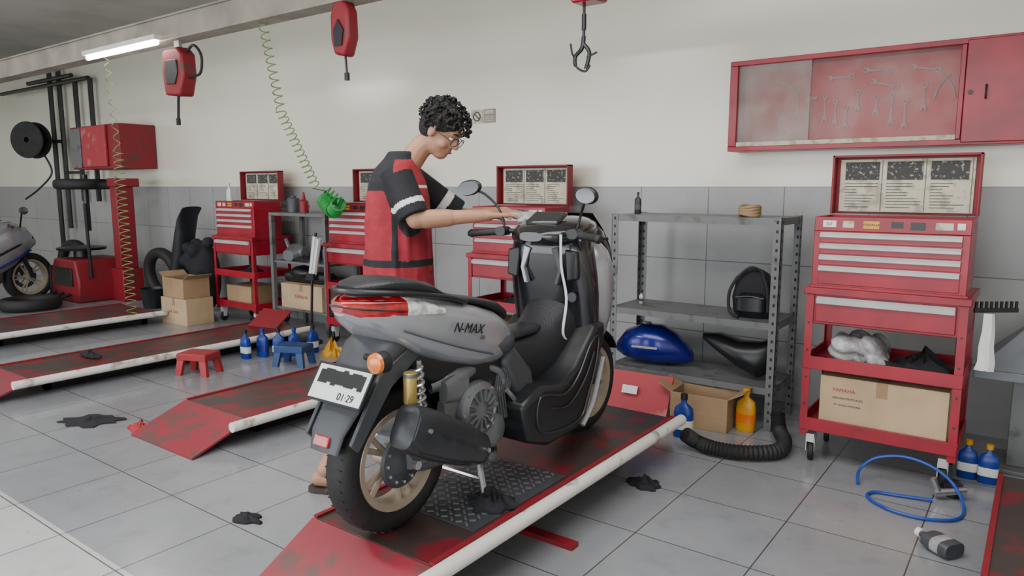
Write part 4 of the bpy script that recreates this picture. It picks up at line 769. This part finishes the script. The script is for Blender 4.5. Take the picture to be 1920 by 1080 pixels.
q=MB(); q.tube([(0,0,.02),(.05,0,.65),(.12,0,1.0)],.012,8); q.tube([(.07,0,.6),(.16,0,.95)],.024,8,1); q.tube([(.03,0,.6),(.11,0,.97)],.024,8,1); q.b2((.0,-.03,.58),(.1,.03,.64)); q.lathe([(.001,0),(.10,0),(.10,.02),(.001,.03)],(.0,0,0),(0,0,1),20); solo('fork_stand',q,['dark','steel'],'silver motorcycle fork tubes held on a black floor stand','stand',(-5.24,4.05,0.0))
bottle('spray_bottle',(-6.95+.1,4.33,1.19),.25,.035,'plate','white','white spray bottle standing in the open tool chest')
def stool(loc,m,label,rz):
    t=thing('step_stool',label,'stool',loc,(0,0,rz),group='small plastic stools'); t.scale=(.8,.8,.88); q=MB(); q.b2((-.15,-.11,.17),(.15,.11,.19)); q.b2((-.155,-.115,.13),(.155,-.105,.185)); q.b2((-.155,.105,.13),(.155,.115,.185)); q.b2((-.155,-.105,.13),(-.145,.105,.185)); q.b2((.145,-.105,.13),(.155,.105,.185)); part(t,'seat',q,m,bev=.006)
    for sx in(-1,1):
        for sy in(-1,1):
            q=MB(); q.add([(sx*.15,sy*.11,.14),(sx*.08,sy*.11,.14),(sx*.08,sy*.07,.14),(sx*.15,sy*.07,.14),(sx*.17,sy*.13,0),(sx*.11,sy*.13,0),(sx*.11,sy*.09,0),(sx*.17,sy*.09,0)],[(0,1,2,3),(7,6,5,4),(0,4,5,1),(1,5,6,2),(2,6,7,3),(3,7,4,0)]); part(t,'leg',q,m)
    return t
stool((-5.06,2.87,0),'redpl','small red plastic step stool beside the lift',.4); stool((-4.70,3.46,0),'bluepl','small blue plastic step stool beside oil bottles',.4)
q=MB(); q.box((0,0,.12),(.34,.25,.012),0,(.55,0,0)); solo('metal_sheet',q,'red2','small red metal ramp plate leaning near the oil bottles','panel',(-5.70,3.95,.07),(0,0,.2))
rag('black_rag',(-4.52,1.86,0),.2,.12,'cblack','crumpled black rag lying on the floor tiles',1,.02,rz=.6)
rag('black_rag',(-2.62,1.66,0),.08,.05,'cblack','small dirty dark rag on the floor tiles',2,.02)
rag('black_glove',(-1.42,2.98,0),.09,.06,'cblack','black work glove dropped beside the lift',3,.05,'glove')
rag('black_glove',(-1.60,2.04,.206),.12,.08,'cblack','black crumpled cloth on the lift platform by the wheel',4,.06,'glove',rz=.5)
rag('red_rag',(-4.12,1.96,0),.1,.07,'redpl','faded red cloth scrap beside the lift ramp',8,.06)
rag('black_glove',(-5.75,2.4,.128),.16,.05,'cblack','dark glove lying on a red lift platform',12,.04,'glove')
rag('yellow_rag',(-4.72,3.85,0),.12,.08,'yellow','yellow cloth bundle behind the blue stool',15,.14)
# ------------------------------------------------------------------ light
def area(name,loc,rot,sx,sy,e,c=(1,1,1)):
    l=bpy.data.lights.new(name,'AREA'); l.shape='RECTANGLE'; l.size=sx; l.size_y=sy; l.energy=e; l.color=c; o=bpy.data.objects.new(name,l); COL.objects.link(o); o.location=loc; o.rotation_euler=rot
area('daylight_fill',(-4,YF+.1,1.7),(R90,0,0),12,3,400,(.96,.98,1))  # broad fill lamp added at the unseen open front, assumed daylight
area('ceiling_fill',(-1.4,1.4,3.25),(0,0,0),3.5,2,120,(1,.98,.94))  # soft fill lamp added under the ceiling, no fixture modelled for it
area('ceiling_fill',(-9,1.6,3.25),(0,0,0),5,3,25,(1,.98,.94))  # second added fill, brightens the left end without a fixture
wd=bpy.data.worlds.new('world'); SC.world=wd; wd.use_nodes=True; wd.node_tree.nodes['Background'].inputs[0].default_value=(.9,.95,1,1); wd.node_tree.nodes['Background'].inputs[1].default_value=1.0
# ------------------------------------------------------------------ camera
cd=bpy.data.cameras.new('camera'); cd.sensor_width=36; cd.lens=1350/1920*36; co=bpy.data.objects.new('camera',cd); COL.objects.link(co)
th=math.atan(190/1350); a=math.atan(1006/1350*math.cos(th)); co.location=(0,0,1.4); co.rotation_euler=(R90-th,0,a); SC.camera=co
cd.clip_start=.02
